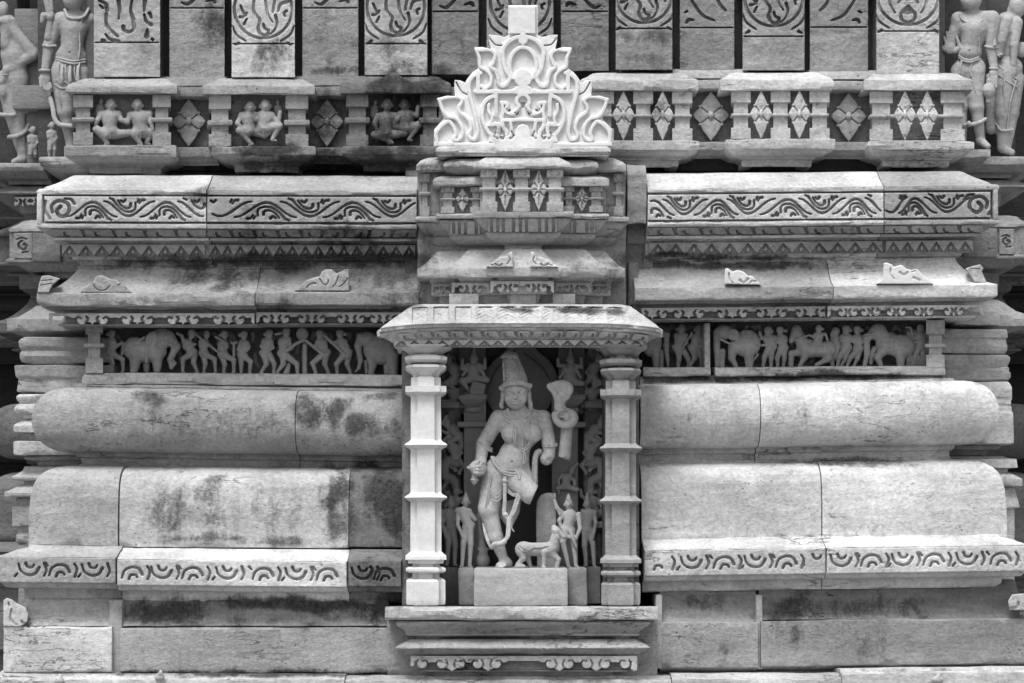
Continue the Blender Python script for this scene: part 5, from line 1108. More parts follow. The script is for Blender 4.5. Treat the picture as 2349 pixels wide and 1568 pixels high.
human('body', Lo, (145, 650), 60, (115, 780), (150, 960), [((170, 980), (205, 1200), (195, 1450), 1), ((120, 980), (110, 1200), (95, 1450), -1)], [((45, 750), (30, 930), (80, 1090)), ((190, 760), (240, 880), (200, 860))], -.02, t, z=12, crown=1.0, female=True, tone=.42, mat=n, skirt=3.4, face=True, wide=1.6, lb=1.4)
t = figt('standing crowned attendant with a bent knee to the right of the deer head', (1312, 1302, .2))
human('body', Lo, (1715, 645), 66, (1740, 790), (1700, 980), [((1680, 1000), (1640, 1150), (1715, 1480), 1), ((1740, 1000), (1790, 1180), (1815, 1470), 1)], [((1850, 780), (1870, 980), (1810, 1120)), ((1640, 780), (1590, 870), (1620, 960)), ((1640, 770), (1560, 700), (1530, 600))], .10, t, z=16, crown=1.0, female=True, tone=.5, mat=n, face=True, wide=1.6, lb=1.4,
      extra=lambda F, f, z, h: (F.curve([f((1620, 950), z+h*.7), f((1700, 1080), z+h*.9), f((1790, 1090), z+h*.7)], 2.4), F.curve([f((1740, 1000), z+h*.8), f((1780, 1120), z+h), f((1820, 1230), z+h*.8)], 3.6, 2), F.cap(f((1600, 780), z+h*.6), f((1530, 600), z+h*.2), 3.4, 3)))
t = figt('dim standing attendant with a tall hat at the far right of the niche', (1350, 1302, .05))
human('body', Lo, (1965, 650), 60, (1985, 780), (1950, 980), [((1940, 1000), (1930, 1200), (1950, 1460), -1), ((1980, 1000), (2040, 1180), (2060, 1470), 1)], [((1910, 760), (1890, 850), (1900, 900)), ((2060, 760), (2080, 900), (2040, 1100))], -.02, t, z=12, crown=1.7, tone=.42, mat=n, face=True, wide=1.6, lb=1.4)
t = figt('small seated figure turning away above the right attendant', (1300, 1130, .05))
human('body', Lo, (1760, 205), 50, (1690, 290), (1680, 390), [((1700, 420), (1830, 450), (1740, 455)), ((1650, 420), (1570, 430), (1590, 500))], [((1630, 260), (1580, 320), (1590, 380)), ((1740, 280), (1800, 340), (1800, 390))], -.02, t, z=14, tone=.34, mat=n, extra=lambda F, f, z, h: (F.cap(f((1770, 170), z), f((1835, 105), z), h*.7, h*.35, k=2), F.cap(f((1800, 380), z+6), f((1800, 310), z+6), 4.5, 1.5)))
sp = [(1036, 850, 1), (1040, 900, -1), (1038, 985, -1), (1038, 1035, 1), (1034, 1090, -1), (1042, 1150, 1), (1366, 850, -1), (1360, 900, 1), (1366, 985, 1), (1360, 1035, -1), (1366, 1090, 1), (1360, 1150, -1)]
nm = ['flying', 'leaning', 'crouching', 'striding', 'curled beast-like', 'seated']
for i, (x, y, s) in enumerate(sp):
    side = 'left' if x < 1200 else 'right'
    t = figt('dim %s figure carved on the %s side strip, number %s from the top' % (nm[i % 6], side, ['one', 'two', 'three', 'four', 'five', 'six'][i % 6]), (x, y+30, -.06), group='figures on the side strips of the niche')
    f = TR(x, y, .235); a = i % 6; m = s
    q = lambda p: (p[0]*m, p[1])
    if a in (0, 3): human('body', f, q((-30, -110)), 42, q((0, -40)), q((30, 60)), [(q((30, 70)), q((-60, 120)), q((40, 190))), (q((40, 70)), q((110, 140)), q((60, 220)))], [(q((-50, -50)), q((-90, -100)), q((-40, -150))), (q((50, -40)), q((90, 20)), q((40, 80)))], -.09, t, z=10, crown=.7, tone=.42, mat=n, female=a == 3)
    elif a in (1, 5): human('body', f, q((20, -90)), 45, q((0, 0)), q((-10, 100)), [(q((-10, 110)), q((100, 100)), q((40, 150))), (q((-20, 110)), q((-100, 130)), q((-20, 160)))], [(q((-60, -10)), q((-90, 60)), q((-80, 120))), (q((60, -10)), q((110, -50)), q((120, -110)))], -.09, t, z=10, bun=1, tone=.42, mat=n)
    elif a == 2: human('body', f, q((60, -60)), 44, q((0, 0)), q((-60, 70)), [(q((-60, 80)), q((40, 130)), q((-30, 200))), (q((-80, 90)), q((-90, 180)), q((-40, 250)))], [(q((-30, 0)), q((60, 40)), q((110, 10))), (q((40, -10)), q((100, -60)), q((60, -130)))], -.09, t, z=12, crown=.8, female=True, tone=.42, mat=n)
    else:
        F_ = Fig(4); F_.curve([(x-12*m, y-25, 8), (x+10*m, y-30, 12), (x+14*m, y, 14), (x-8*m, y+14, 12), (x-12*m, y+34, 8)], 11, 8); F_.ell((x-10*m, y-26, 16), (11, 9, 8)); F_.cap((x-16*m, y-30, 18), (x-24*m, y-22, 18), 5, 3); F_.cap((x+8*m, y+14, 12), (x+18*m, y+32, 12), 6, 4)
        for k in range(3): F_.curve([(x+4*m, y-38+k*7, 18), (x+16*m, y-30+k*7, 16), (x+20*m, y-14+k*7, 12)], 2)
        F_.build('body', -.09, step=1.4, parent=t, mat=n, tone=.32)
t = figt('round pot with a lotus stem standing behind the goddess foot', (1106, 1302, .1), 'pot')
F_ = Fig(2); F_.ell(Lo((575, 1400), 8), (16, 17, 14)); F_.cap(Lo((575, 1290), 8), Lo((575, 1330), 8), 11, 10); F_.ell(Lo((575, 1325), 8), (13, 2.5, 11)); F_.cap(Lo((560, 1180), 6), Lo((575, 1290), 8), 8, 11); F_.cap(Lo((520, 800), 4), Lo((560, 1180), 6), 7, 8); F_.ell(Lo((575, 1250), 8), (15, 6, 10)); F_.build('pot', .05, step=1.4, parent=t, mat=n, tone=.30)

# ---------------------------------------------------------------- the goddess
gd = T('goddess_statue', 'large standing goddess statue with tall crown and broken limbs, a hooded snake beside her', 'statue', (1180, 1305, .15))
s = .17187; g = 'fine'; GT_ = .56
Z0 = .17
F = Fig(k=5)
u = lambda x, y, z=0: (1009.3+x*s, 789.1+y*s, z); l = lambda x, y, z=0: (1009.3+x*s, 1046+y*s, z)
# torso
F.ell(u(1085, 1080, 0), (52, 40, 25), k=6); F.cap(u(800, 985, -2), u(1370, 985, -4), 17, 17, k=10); F.ell(u(1080, 960, -2), (40, 16, 18), k=8)
F.cap(u(1090, 1160, 0), u(1045, 1390, 2), 38, 25, k=12, sz=1.3); F.cap(u(1045, 1390, 2), u(1000, 1500, 4), 25, 34, k=12, sz=1.25); F.ell(u(1085, 1200, 0), (42, 34, 26), k=10)
F.ell(l(985, -20, 8), (33, 32, 26), k=8); F.ell(l(960, 70, 16), (29, 24, 17), k=10)
F.ell(l(880, 190, 0), (54, 36, 32), -.15, k=12); F.ell(l(1000, 300, 0), (44, 34, 28), k=10)
F.ell(l(960, 82, 34), (3, 3, 4), k=2, sub=True)
for x, r in ((945, 22), (1232, 22.5)): F.ell(u(x, 1195, 20), (r, r*1.05, r*.92), k=3)
F.cap(u(1055, 850, 4), u(1070, 930, 0), 15, 18, k=5)
for y in (868, 890, 912): F.ell(u(1055, y, 5), (16.5, 2, 16.5), k=1)
# legs
F.cap(l(730, 240, 2), l(645, 700, 14), 29, 23, k=8); F.cap(l(690, 480, 8), l(650, 720, 14), 25, 22, k=6); F.cap(l(645, 700, 14), l(735, 1080, 8), 22, 17.5, k=6); F.cap(l(735, 1080, 8), l(850, 1380, 6), 18, 10.5, k=5)
F.cap(l(1000, 310, 4), l(1210, 505, 26), 31, 25, k=8); F.bx(l(1362, 575, 40), (20, 45, 50), 2, .42, k=2, sub=True); F.ell(l(1250, 540, 34), (5, 13, 12), .42, k=3, sub=True)
F.cap(l(850, 1400, 4), l(900, 1440, 2), 11, 12, k=4); F.cap(l(880, 1420, 8), l(790, 1470, 22), 12, 8, k=4)
for i, (x, z) in enumerate(((752, 20), (775, 24), (800, 27), (822, 29), (845, 30))): F.cap(l(x+25, 1460, z-4), l(x, 1487, z+3), 4, 3-.2*i, k=1.2)
# arms
F.cap(u(775, 1000, -2), u(600, 1310, -4), 19, 16.5, k=6); F.cap(u(575, 1330, -4), u(540, 1570, 14), 16, 12.5, k=4)
F.cap(u(1390, 1010, -2), u(1455, 1360, 4), 19, 15.5, k=6); F.cap(u(1455, 1360, 4), u(1460, 1490, 8), 15.5, 13, k=3)
F.ell(l(1420, 30, 4), (16, 17, 14), k=2)
F.ell(u(1465, 1560, 26), (12, 9, 12), k=2, sub=True)
body = F.build('body', Z0, step=1.45, parent=gd, mat=g, tone=GT_, rough=.2)
# raised second arm, broken free of the shoulder
F = Fig(3); F.cap(u(1665, 1500, 2), u(1700, 1120, 8), 15, 14); F.cap(u(1400, 1130, -22), u(1640, 1480, -6), 14, 14, k=4) if 0 else None
F.bx(u(1655, 1585, 6), (20, 8, 20), 2, .35, sub=True, k=1); F.cap(u(1660, 1540, 10), u(1660, 1500, 10), 8, 5, sub=True, k=1)
F.build('raised_arm', Z0, step=1.4, parent=gd, mat=g, tone=.5)
F = Fig(2.2); F.ell(u(1690, 950, 10), (14, 17, 9)); F.cap(u(1700, 1080, 8), u(1690, 980, 10), 13, 12)
for i, (a, b, c) in enumerate((((1650, 900), (1590, 880), (1560, 930)), ((1655, 925), (1580, 915), (1545, 965)), ((1660, 950), (1590, 945), (1550, 1000)), ((1665, 975), (1600, 975), (1570, 1030)))):
    F.cap(u(*a, 16), u(*b, 20), 3.6, 3.2); F.cap(u(*b, 20), u(*c, 17), 3.2, 2.6)
F.cap(u(1690, 900, 12), u(1660, 845, 16), 4, 3.2); F.cap(u(1660, 845, 16), u(1610, 850, 18), 3.2, 2.6)
F.build('raised_hand', Z0, step=1.15, parent=gd, mat=g, tone=.55)
F = Fig(4); F.ell(u(1610, 585, 18), (29, 17, 7)); F.ell(u(1625, 640, 18), (23, 24, 7)); F.cap(u(1610, 680, 16), u(1590, 860, 14), 17, 11, sz=1.6); F.cap(u(1590, 860, 14), u(1600, 930, 16), 11, 9); F.ell(u(1470, 565, 18), (8, 7, 5)); F.ell(u(1610, 620, 27), (15, 16, 4), k=3, sub=True); F.ell(u(1740, 610, 20), (7, 11, 5))
F.curve([u(1530, 940, 22), u(1560, 1030, 26), u(1650, 1085, 28), u(1750, 1070, 24), u(1795, 1000, 16), u(1760, 930, 8)], 7, 9.5, k=2)
F.curve([u(1540, 990, 22), u(1580, 910, 26), u(1650, 880, 24)], 3.5, 3.5, k=1)
F.build('snake', Z0, step=1.35, parent=gd, mat=g, tone=.55)
# fist with the neck of a water vessel
F = Fig(2.5); F.ell(l(510, 165, 34), (20, 19, 17)); F.cap(l(470, 150, 36), l(375, 160, 40), 15, 3.5)
for i in range(4): F.cap(l(585-i*6, 95+i*44, 40), l(520-i*8, 100+i*44, 50), 5.2, 4.6, k=.8); F.cap(l(520-i*8, 100+i*44, 50), l(470-i*4, 118+i*38, 45), 4.6, 3.6, k=.8)
F.ell(l(540, 95, 54), (5, 5, 6), k=1, sub=True); F.ell(l(385, 145, 44), (2, 2, 5), k=.6, sub=True)
F.cap(l(560, 60, 22), l(520, 130, 32), 11, 12)
F.build('hand', Z0, step=1.2, parent=gd, mat=g, tone=.6)
F = Fig(1.5); F.cap(l(460, 240, 34), l(460, 330, 34), 6.5, 6.8); F.ell(l(462, 325, 34), (10.5, 4, 9)); F.ell(l(458, 355, 34), (6.5, 4.5, 6)); F.cap(l(456, 365, 34), l(456, 385, 34), 4, 2); F.build('vessel', Z0, step=1.1, parent=gd, mat=g, tone=.5)
# head
F = Fig(3); hz = 16
F.ell(u(1015, 650, hz), (27.5, 29, 24), k=3); F.ell(u(1010, 735, hz+3), (23.5, 25, 21), k=8); F.ell(u(1008, 820, hz+14), (9, 6, 7), k=4)
for q in (-1, 1): F.ell(u(1008+q*88, 735, hz+13), (10, 11, 8), k=5)
F.cap(u(1012, 640, hz+24), u(1008, 722, hz+33), 2.4, 3.8, k=2)
for q in (-1, 1): F.ell(u(1008+q*24, 732, hz+26), (3, 2.4, 3), k=1.2)
for q, cx in ((-1, 938), (1, 1086)):
    F.ell(u(cx, 657-q*10, hz+19), (9.5, 4.4, 6), q*-.12, k=1.2); F.curve([u(cx-q*-48, 632-q*8, hz+20), u(cx, 612-q*10, hz+24), u(cx-q*44, 634-q*8, hz+26)], 1.9, 1.9, k=1.2)
    F.curve([u(cx-50, 661-q*10, hz+21), u(cx, 670-q*10, hz+25.5), u(cx+50, 658-q*10, hz+23)], 1.6, k=.6, sub=True)
F.curve([u(945, 768, hz+23), u(985, 760, hz+27), u(1005, 766, hz+27), u(1030, 758, hz+27), u(1075, 762, hz+23)], 2.6, 2.4, k=1.4); F.curve([u(960, 786, hz+24), u(1008, 796, hz+26), u(1060, 782, hz+24)], 2.6, 2.4, k=1.6)
F.curve([u(940, 777, hz+25), u(1008, 780, hz+29.5), u(1080, 771, hz+25)], 1.5, k=.5, sub=True)
for q, cx in ((-1, 838), (1, 1190)):
    F.ell(u(cx, 690, 6), (5.5, 14, 8), k=2); F.curve([u(cx, 740, 6), u(cx+q*12, 800, 8), u(cx+q*8, 850, 10)], 5, 3.6, k=1.5); F.ell(u(cx+q*20, 815, 10), (5, 9, 5), k=1)
F.build('head', Z0, step=1.15, parent=gd, mat=g, tone=.55, rough=.15)
F = Fig(1.5)
F.cap(u(985, 500, hz-2), u(925, 190, hz-8), 25, 15.5, k=3); F.cap(u(1070, 480, hz-5), u(985, 170, hz-12), 17, 10, k=3)
F.curve([u(842, 610, hz+2), u(862, 550, hz+12), u(945, 520, hz+21), u(1020, 512, hz+23), u(1100, 520, hz+19), u(1162, 555, hz+9), u(1180, 600, hz+1)], 5.2, 5.2, k=2)
F.curve([u(850, 575, hz+12), u(940, 548, hz+24), u(1020, 540, hz+26), u(1110, 550, hz+22), u(1180, 590, hz+10)], 2.2, k=.6)
F.ell(u(818, 590, hz+6), (6, 6, 5)); F.ell(u(1192, 560, hz+6), (7, 7, 5))
for c in ((885, 190), (965, 200)):
    for r in (70, 50, 30): F.curve([u(c[0]+r*math.cos(a), c[1]+r*.8*math.sin(a), hz+9+(70-r)*.08) for a in np.linspace(-math.pi, 0.1, 7)], 1.5, k=.5, n=2)
for x0, x1 in ((850, 855), (1020, 1035)): F.curve([u(x0-10, 260, hz+8), u(x1-5, 360, hz+14), u(x1, 480, hz+18)], 2.2, k=.6)
F.curve([u(930, 490, hz+20), u(960, 420, hz+20), u(985, 405, hz+20), u(1020, 430, hz+20), u(1035, 480, hz+20)], 2.4, k=.6); F.cap(u(985, 480, hz+23), u(985, 430, hz+21), 3.4, 2)
for i in range(5): F.curve([u(880, 260+i*45, hz+9+i*2), u(940, 285+i*45, hz+14+i*2), u(1010, 262+i*45, hz+12+i*2)], 1.3, k=.5)
for i in range(14):
    a = i/13; F.ell(u(858+a*310, 566-math.sin(a*math.pi)*40, hz+12+math.sin(a*math.pi)*16), (2.3, 2.3, 2.3), k=.4)
for i in range(6): F.ell(u(852+i*5, 250+i*45, hz+2+i*2), (3, 3, 4), k=.5); F.ell(u(1040+i*14, 230+i*46, hz-6), (3.4, 3, 4), k=.5)
F.build('crown', Z0, step=1.2, parent=gd, mat=g, tone=.5, rough=.35)
# jewellery and cloth
F = Fig(.8)
F.curve([u(905, 880, 12), u(935, 960, 19), u(1060, 1000, 23), u(1180, 950, 19), u(1225, 860, 10)], 4.2, k=1); F.curve([u(870, 890, 10), u(905, 985, 19), u(1060, 1030, 24), u(1210, 975, 19), u(1250, 880, 8)], 2.2, k=.5)
for o in (0, 26): F.curve([u(830-o*.3+20, 900, 12), u(870+o*.4, 1000, 20), u(960+o, 1090, 30), u(985+o, 1180, 41), u(985+o, 1290, 38), u(1010+o, 1380-o*.6, 31), u(1100, 1430-o, 30), u(1200-o, 1370-o*.5, 31), u(1225-o, 1250, 38), u(1190-o, 1130, 40), u(1200-o*.6, 1020, 24), u(1250-o*.3, 900, 12)], 1.9, k=.5, n=4)
for o in (0, 14): F.curve([u(1075+o, 1020, 25), u(1082+o, 1120, 27), u(1085+o, 1250, 30), u(1105, 1400, 30)], 1.5, k=.5)
F.curve([u(1105, 1430, 30), u(1120, 1500, 32), u(1110, 1600, 34)], 1.6, k=.5); F.curve([u(1125, 1430, 30), u(1145, 1510, 31), u(1130, 1600, 33)], 1.4, k=.5)
for y in (0, 22, 40): F.curve([u(520+y*.1, 1305+y, 6), u(570, 1335+y, 14), u(630, 1375+y, 12), u(690, 1400+y, 2)], 2.6 if y != 22 else 1.8, k=.5)
F.cap(u(640, 1290, 12), u(660, 1220, 14), 5, 2.2)
for y in (0, 24): F.curve([u(1370, 1340+y, 8), u(1420, 1350+y, 20), u(1500, 1345+y, 20), u(1560, 1335+y, 8)], 2.2, k=.5)
F.cap(u(1450, 1340, 21), u(1440, 1270, 20), 5, 2)
F.build('necklaces_and_bands', Z0, step=1.0, parent=gd, mat=g, tone=.53, rough=.15)
F = Fig(.9)
F.curve([l(690, 20, 16), l(730, 110, 30), l(810, 190, 34), l(900, 225, 34), l(1010, 235, 31), l(1090, 190, 22), l(1150, 120, 8)], 3.4, k=.8); F.curve([l(700, 60, 18), l(760, 165, 32), l(870, 250, 35), l(960, 270, 34), l(1040, 262, 30)], 2.2, k=.6); F.curve([l(715, 10, 18), l(760, 90, 30), l(830, 165, 34), l(920, 195, 36), l(1010, 195, 33)], 1.8, k=.5)
for o in (-14, 4): F.curve([l(872+o, 290, 34), l(870+o, 460, 34), l(868+o, 640, 32), l(862+o, 780, 31), l(900, 860, 30)], 2.8, k=.5)
F.cap(l(880, 790, 32), l(900, 870, 32), 6, 3)
for o in (0, 34): F.curve([l(1120-o, 420, 34), l(1060-o, 560, 34), l(1010-o, 720, 34), l(935-o*.6, 860, 34), l(930-o*.8, 960, 34), l(915-o*.8, 1080, 34), l(850-o*.5, 1150, 34)], 3.2, 3.0, k=.6)
F.curve([l(1000, 690, 32), l(960, 850, 32), l(955, 960, 30), l(985, 1010, 28)], 2.6, 1.6)
F.curve([l(860, 1150, 33), l(800, 1180, 34), l(735, 1180, 33), l(690, 1225, 28)], 5.5, 5, k=2)
for o in (0, 24, 44): F.curve([l(675, 1235, 26), l(630+o*.4, 1150-o*.6, 26), l(590+o*.3, 1020-o*.4, 22), l(570, 900, 14)], 1.9, 1.3, k=.5)
for r in (0, 1, 2): F.curve([l(655, 420+r*50, 36), l(700, 490+r*50, 40), l(770, 510+r*48, 38), l(820, 450+r*48, 30)], 1.1, k=.4); F.curve([l(900, 440+r*22, 28), l(970, 500+r*18, 35), l(1040, 500+r*18, 36), l(1080, 440+r*22, 34)], 1.1, k=.4)
for o in (0, 22): F.curve([l(690+o, 220, 30), l(640+o, 400, 38), l(625+o, 560, 40), l(600+o, 700, 38)], 1.2, k=.4)
F.curve([l(1020, 200, 33), l(1050, 260, 35), l(1060, 310, 36)], 3, 4.5); F.cap(l(1040, 310, 36), l(1095, 320, 34), 2.6)
F.cap(l(840, 330, 36), l(905, 345, 36), 2); F.ell(l(872, 335, 37), (4, 4, 3))
F.build('girdle_and_sashes', Z0, step=1.0, parent=gd, mat=g, tone=.55, rough=.15)
F = Fig(3); F.curve([l(1330, -60, 14), l(1290, -30, 14), l(1270, 60, 14), l(1265, 200, 12), l(1270, 370, 10)], 6, 6.5, k=2); F.curve([l(1345, -50, 16), l(1300, 0, 18), l(1288, 100, 19), l(1285, 350, 16)], 2, k=.6); F.curve([l(1255, 60, 20), l(1245, 200, 19), l(1250, 350, 16)], 1.6, k=.6); F.build('hanging_scarf', Z0, step=1.2, parent=gd, mat=g, tone=.5)
P = Plate(1120, 1200, 1145, 1215, step=1.4); P.poly([l(715, 640)[:2], l(1090, 560)[:2], l(1060, 760)[:2], l(960, 960)[:2], l(885, 940)[:2], l(800, 830)[:2]]); P.build('hanging_cloth', Z0+.0, th=8, gd=0, parent=gd, mat=g, tone=.34)
P = Plate(1228, 1272, 1130, 1308, step=1.5); P.poly(spline([l(1300, 1500)[:2], l(1285, 1100)[:2], l(1285, 680)[:2], l(1320, 560)[:2], l(1390, 505)[:2], l(1500, 500)[:2], l(1560, 560)[:2], l(1570, 1100)[:2], l(1600, 1500)[:2]], 5, False)); P.build('support_slab', .12, th=30, gd=0, r=4, parent=gd, mat=g, tone=.38)

# ---------------------------------------------------------------- deer
dr = T('deer_statue', 'small standing stone deer looking up to the right at the feet of the goddess', 'statue', (1230, 1305, .2))
F = Fig(5); F.ell(l(1110, 1250, 0), (19, 18, 15), k=6); F.cap(l(1130, 1250, 0), l(1460, 1250, 0), 15.5, 16, k=6, sz=1.15); F.ell(l(1470, 1260, 0), (19, 18, 15), k=5)
F.cap(l(1520, 1220, 0), l(1545, 1010, 4), 13.5, 9, k=5); F.cap(l(1545, 990, 5), l(1660, 1085, 8), 9.5, 4.2, k=4); F.ell(l(1650, 1082, 8), (5, 4.5, 5), k=2); F.ell(l(1520, 960, 4), (6, 7, 5), k=2); F.ell(l(1570, 1080, 12), (3.5, 9, 3), -.5, k=1.5); F.ell(l(1580, 1000, 13), (2.4, 2, 2), k=.8)
F.cap(l(1400, 1290, 12), l(1390, 1380, 12), 7.5, 5.5, k=4); F.cap(l(1390, 1380, 12), l(1380, 1485, 12), 5.5, 4.2, k=1.5); F.cap(l(1378, 1488, 12), l(1400, 1494, 15), 4.4, 3.6, k=1)
F.cap(l(1510, 1320, 4), l(1585, 1385, 8), 9, 6, k=3); F.cap(l(1585, 1385, 8), l(1560, 1490, 8), 5.5, 4.5, k=1.5)
F.cap(l(1085, 1290, 8), l(1110, 1370, 12), 12, 7, k=4); F.cap(l(1110, 1370, 12), l(1045, 1450, 12), 7, 5.5, k=2); F.cap(l(1045, 1455, 12), l(1030, 1485, 14), 6.5, 6, k=2); F.ell(l(1085, 1480, 16), (11, 6, 9), k=3); F.cap(l(1140, 1300, -6), l(1180, 1390, -8), 10, 6.5, k=3); F.cap(l(1180, 1390, -8), l(1210, 1488, -8), 6, 4.5, k=2)
F.build('body', .22, step=1.25, parent=dr, mat=g, tone=.46)
F = Fig(.8); F.curve([l(1040, 1215, 15), l(1090, 1270, 19), l(1160, 1275, 17), l(1240, 1230, 15), l(1290, 1225, 15), l(1350, 1225, 15), l(1440, 1205, 14)], 1.3, k=.4); F.curve([l(1060, 1190, 13), l(1120, 1240, 18), l(1200, 1250, 16), l(1260, 1215, 14)], 1.1, k=.4); F.build('saddle_cord', .22, step=.9, parent=dr, mat=g, tone=.38)
# ---------------------------------------------------------------- recessed side bays
def shifted(sx, back):
    def fn(V): V = V.copy(); V[:, 0] += sx; V[:, 1] += back; return V
    return fn
iw = T('temple_wall', 'dark backdrop wall added far back in the recesses at both sides, shade in its tone', 'wall', (1174, 1800, -2.6))  # added backdrop, its near-black colour standing in for deep recess shade
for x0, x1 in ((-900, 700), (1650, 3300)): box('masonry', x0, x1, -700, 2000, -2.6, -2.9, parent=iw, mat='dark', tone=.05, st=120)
def sidebay(side, sx, bk_, tn, lb):  # a low tn puts the shade of the recess into the stone colour
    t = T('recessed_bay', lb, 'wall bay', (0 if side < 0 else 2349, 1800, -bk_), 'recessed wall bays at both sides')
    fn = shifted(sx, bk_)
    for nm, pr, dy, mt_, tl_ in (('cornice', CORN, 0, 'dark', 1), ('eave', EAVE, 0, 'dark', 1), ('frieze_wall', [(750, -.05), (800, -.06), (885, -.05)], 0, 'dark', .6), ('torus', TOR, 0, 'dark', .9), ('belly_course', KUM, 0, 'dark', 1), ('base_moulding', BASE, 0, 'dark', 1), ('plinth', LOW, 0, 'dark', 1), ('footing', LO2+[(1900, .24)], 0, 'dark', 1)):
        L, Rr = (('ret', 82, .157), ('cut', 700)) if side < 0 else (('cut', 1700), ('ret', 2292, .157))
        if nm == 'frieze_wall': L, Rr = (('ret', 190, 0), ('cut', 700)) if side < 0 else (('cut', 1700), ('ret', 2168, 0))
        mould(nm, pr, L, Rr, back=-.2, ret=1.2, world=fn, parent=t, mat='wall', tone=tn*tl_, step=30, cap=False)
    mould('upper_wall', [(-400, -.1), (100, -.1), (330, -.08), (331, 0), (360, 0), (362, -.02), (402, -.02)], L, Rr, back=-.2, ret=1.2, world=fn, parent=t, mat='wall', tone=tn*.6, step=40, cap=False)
    return t
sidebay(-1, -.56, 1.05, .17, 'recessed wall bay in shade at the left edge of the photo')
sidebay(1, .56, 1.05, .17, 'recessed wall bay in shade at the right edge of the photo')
sidebay(-1, -1.1, 1.75, .04, 'deepest dark wall bay at the left edge')  # deepest pair coloured near black in place of shade
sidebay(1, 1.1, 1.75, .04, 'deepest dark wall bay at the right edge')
def scr(x0, x1, y0, y1, d, tn, par, sp):
    P = Plate(x0, x1, y0, y1, step=1.4, full=True); c = ((x0+x1)/2, (y0+y1)/2); r = min(x1-x0, y1-y0)*.3
    P.stroke([(c[0]+r*.2, c[1]-r*.3), (c[0]+r*.7, c[1]), (c[0]+r*.2, c[1]+r*.7), (c[0]-r*.6, c[1]+r*.4), (c[0]-r*.8, c[1]-r*.4), (c[0]-r*.1, c[1]-r*.95)], 5, 3)
    P.stroke([(c[0]-r*1.1, c[1]-r*1.2), (c[0]-r*.2, c[1]-r*1.45), (c[0]+r*.6, c[1]-r*1.2)], 2, 3); P.stroke([(c[0]-r*.1, c[1]+r*1.2), (c[0]+r*.9, c[1]+r*1.1)], 3, 2)
    return P.build('scroll_panel', d, th=10, gd=7, parent=par, mat='wall', tone=tn)
# middle steps between the main bay and the recess
sl_ = T('corner_step', 'stepped corner stack of rough blocks and dogtooth stones behind the left torus', 'wall corner', (100, 1300, -.2), 'stepped wall corners beside the main bay')
kw = dict(parent=sl_, mat='wall')
mould('rough_block', [(775, -.16), (776, -.12), (795, -.118), (806, -.13), (818, -.118), (832, -.13), (838, -.13)], ('ret', 42, -.118), ('cut', 260), back=-.4, ret=1., tone=.36, chip=2.5, amp=2.4, **kw)
mould('rough_block', [(838, -.14), (839, -.108), (865, -.112), (870, -.122), (900, -.115), (903, -.13)], ('ret', 33, -.108), ('cut', 260), back=-.4, ret=1., tone=.38, chip=2.5, amp=2.4, **kw)
mould('dogtooth_block', [(904, -.13), (905, -.1), (912, -.098), (926, -.12), (928, -.098), (948, -.096), (950, -.12), (960, -.122), (962, -.14), (974, -.098), (978, -.096), (992, -.096), (993, -.15), (1011, -.15), (1013, -.096), (1044, -.096), (1045, -.12)], ('ret', 31, -.096), ('cut', 260), back=-.4, ret=1., tone=.52, chip=1.2, amp=1, **kw)
mould('lower_fillet', [(1045, -.16), (1046, -.135), (1056, -.135), (1057, -.18), (1072, -.19)], ('ret', 54, -.135), ('cut', 260), back=-.4, ret=1., tone=.3, **kw)
mould('pier_capital', [(1070, -.22), (1071, -.17), (1080, -.165), (1090, -.14), (1092, -.125), (1102, -.125), (1104, -.17), (1110, -.17), (1112, -.16), (1126, -.115), (1128, -.1), (1140, -.1), (1142, -.14)], ('ret', 10, -.1), ('cut', 260), back=-.4, ret=1., tone=.44, **kw)
mould('pier', [(1140, -.14), (1160, -.14), (1162, -.128), (1208, -.128), (1209, -.15), (1228, -.15), (1230, -.135), (1240, -.135), (1242, -.15), (1300, -.15), (1376, -.15), (1900, -.15)], ('ret', 28, -.128), ('cut', 260), back=-.4, ret=1., tone=.34, **kw)
mould('upper_cornice', [(505, -.4), (506, -.33), (514, -.31), (522, -.28), (524, -.265), (532, -.26), (533, -.275), (594, -.275), (595, -.26), (602, -.262), (604, -.29), (624, -.35), (626, -.4), (640, -.41)], ('ret', 12, -.26), ('cut', 240), back=-.6, ret=1., tone=.30, **kw)
scr(32, 74, 535, 594, -.258, .30, sl_, 1); box('shaded_face', 74, 138, 534, 600, -.235, -.4, tone=.2, **kw)  # plain face in shadow, the shade put into its darker tone
mould('upper_eave', [(700, -.38), (702, -.34), (715, -.31), (726, -.28), (731, -.25), (732, -.235), (760, -.235), (763, -.26), (772, -.3), (790, -.35)], ('ret', 16, -.235), ('cut', 240), back=-.6, ret=1., tone=.34, chip=2, amp=1.6, **kw)
box('hanging_block', 44, 120, 632, 664, -.36, -.6, tone=.16, **kw)
sr_ = T('corner_step', 'stepped corner stack of plain and rough blocks behind the right torus', 'wall corner', (2250, 1300, -.2), 'stepped wall corners beside the main bay')
kw = dict(parent=sr_, mat='wall')
mould('rough_block', [(755, -.16), (756, -.12), (777, -.118), (779, -.125), (800, -.118), (814, -.13)], ('cut', 2080), ('ret', 2312, -.118), back=-.4, ret=1., tone=.40, chip=2, amp=1.6, **kw)
mould('rough_block', [(814, -.14), (815, -.112), (828, -.112), (846, -.125), (848, -.11), (874, -.112), (875, -.13)], ('cut', 2080), ('ret', 2319, -.11), back=-.4, ret=1., tone=.36, chip=2, amp=1.6, **kw)
mould('plain_block', [(876, -.13), (877, -.1), (922, -.098), (923, -.11), (928, -.11), (930, -.1), (944, -.1), (946, -.095), (1018, -.092), (1021, -.11)], ('cut', 2080), ('ret', 2326, -.092), back=-.4, ret=1., tone=.54, chip=1.5, amp=1.2, **kw)
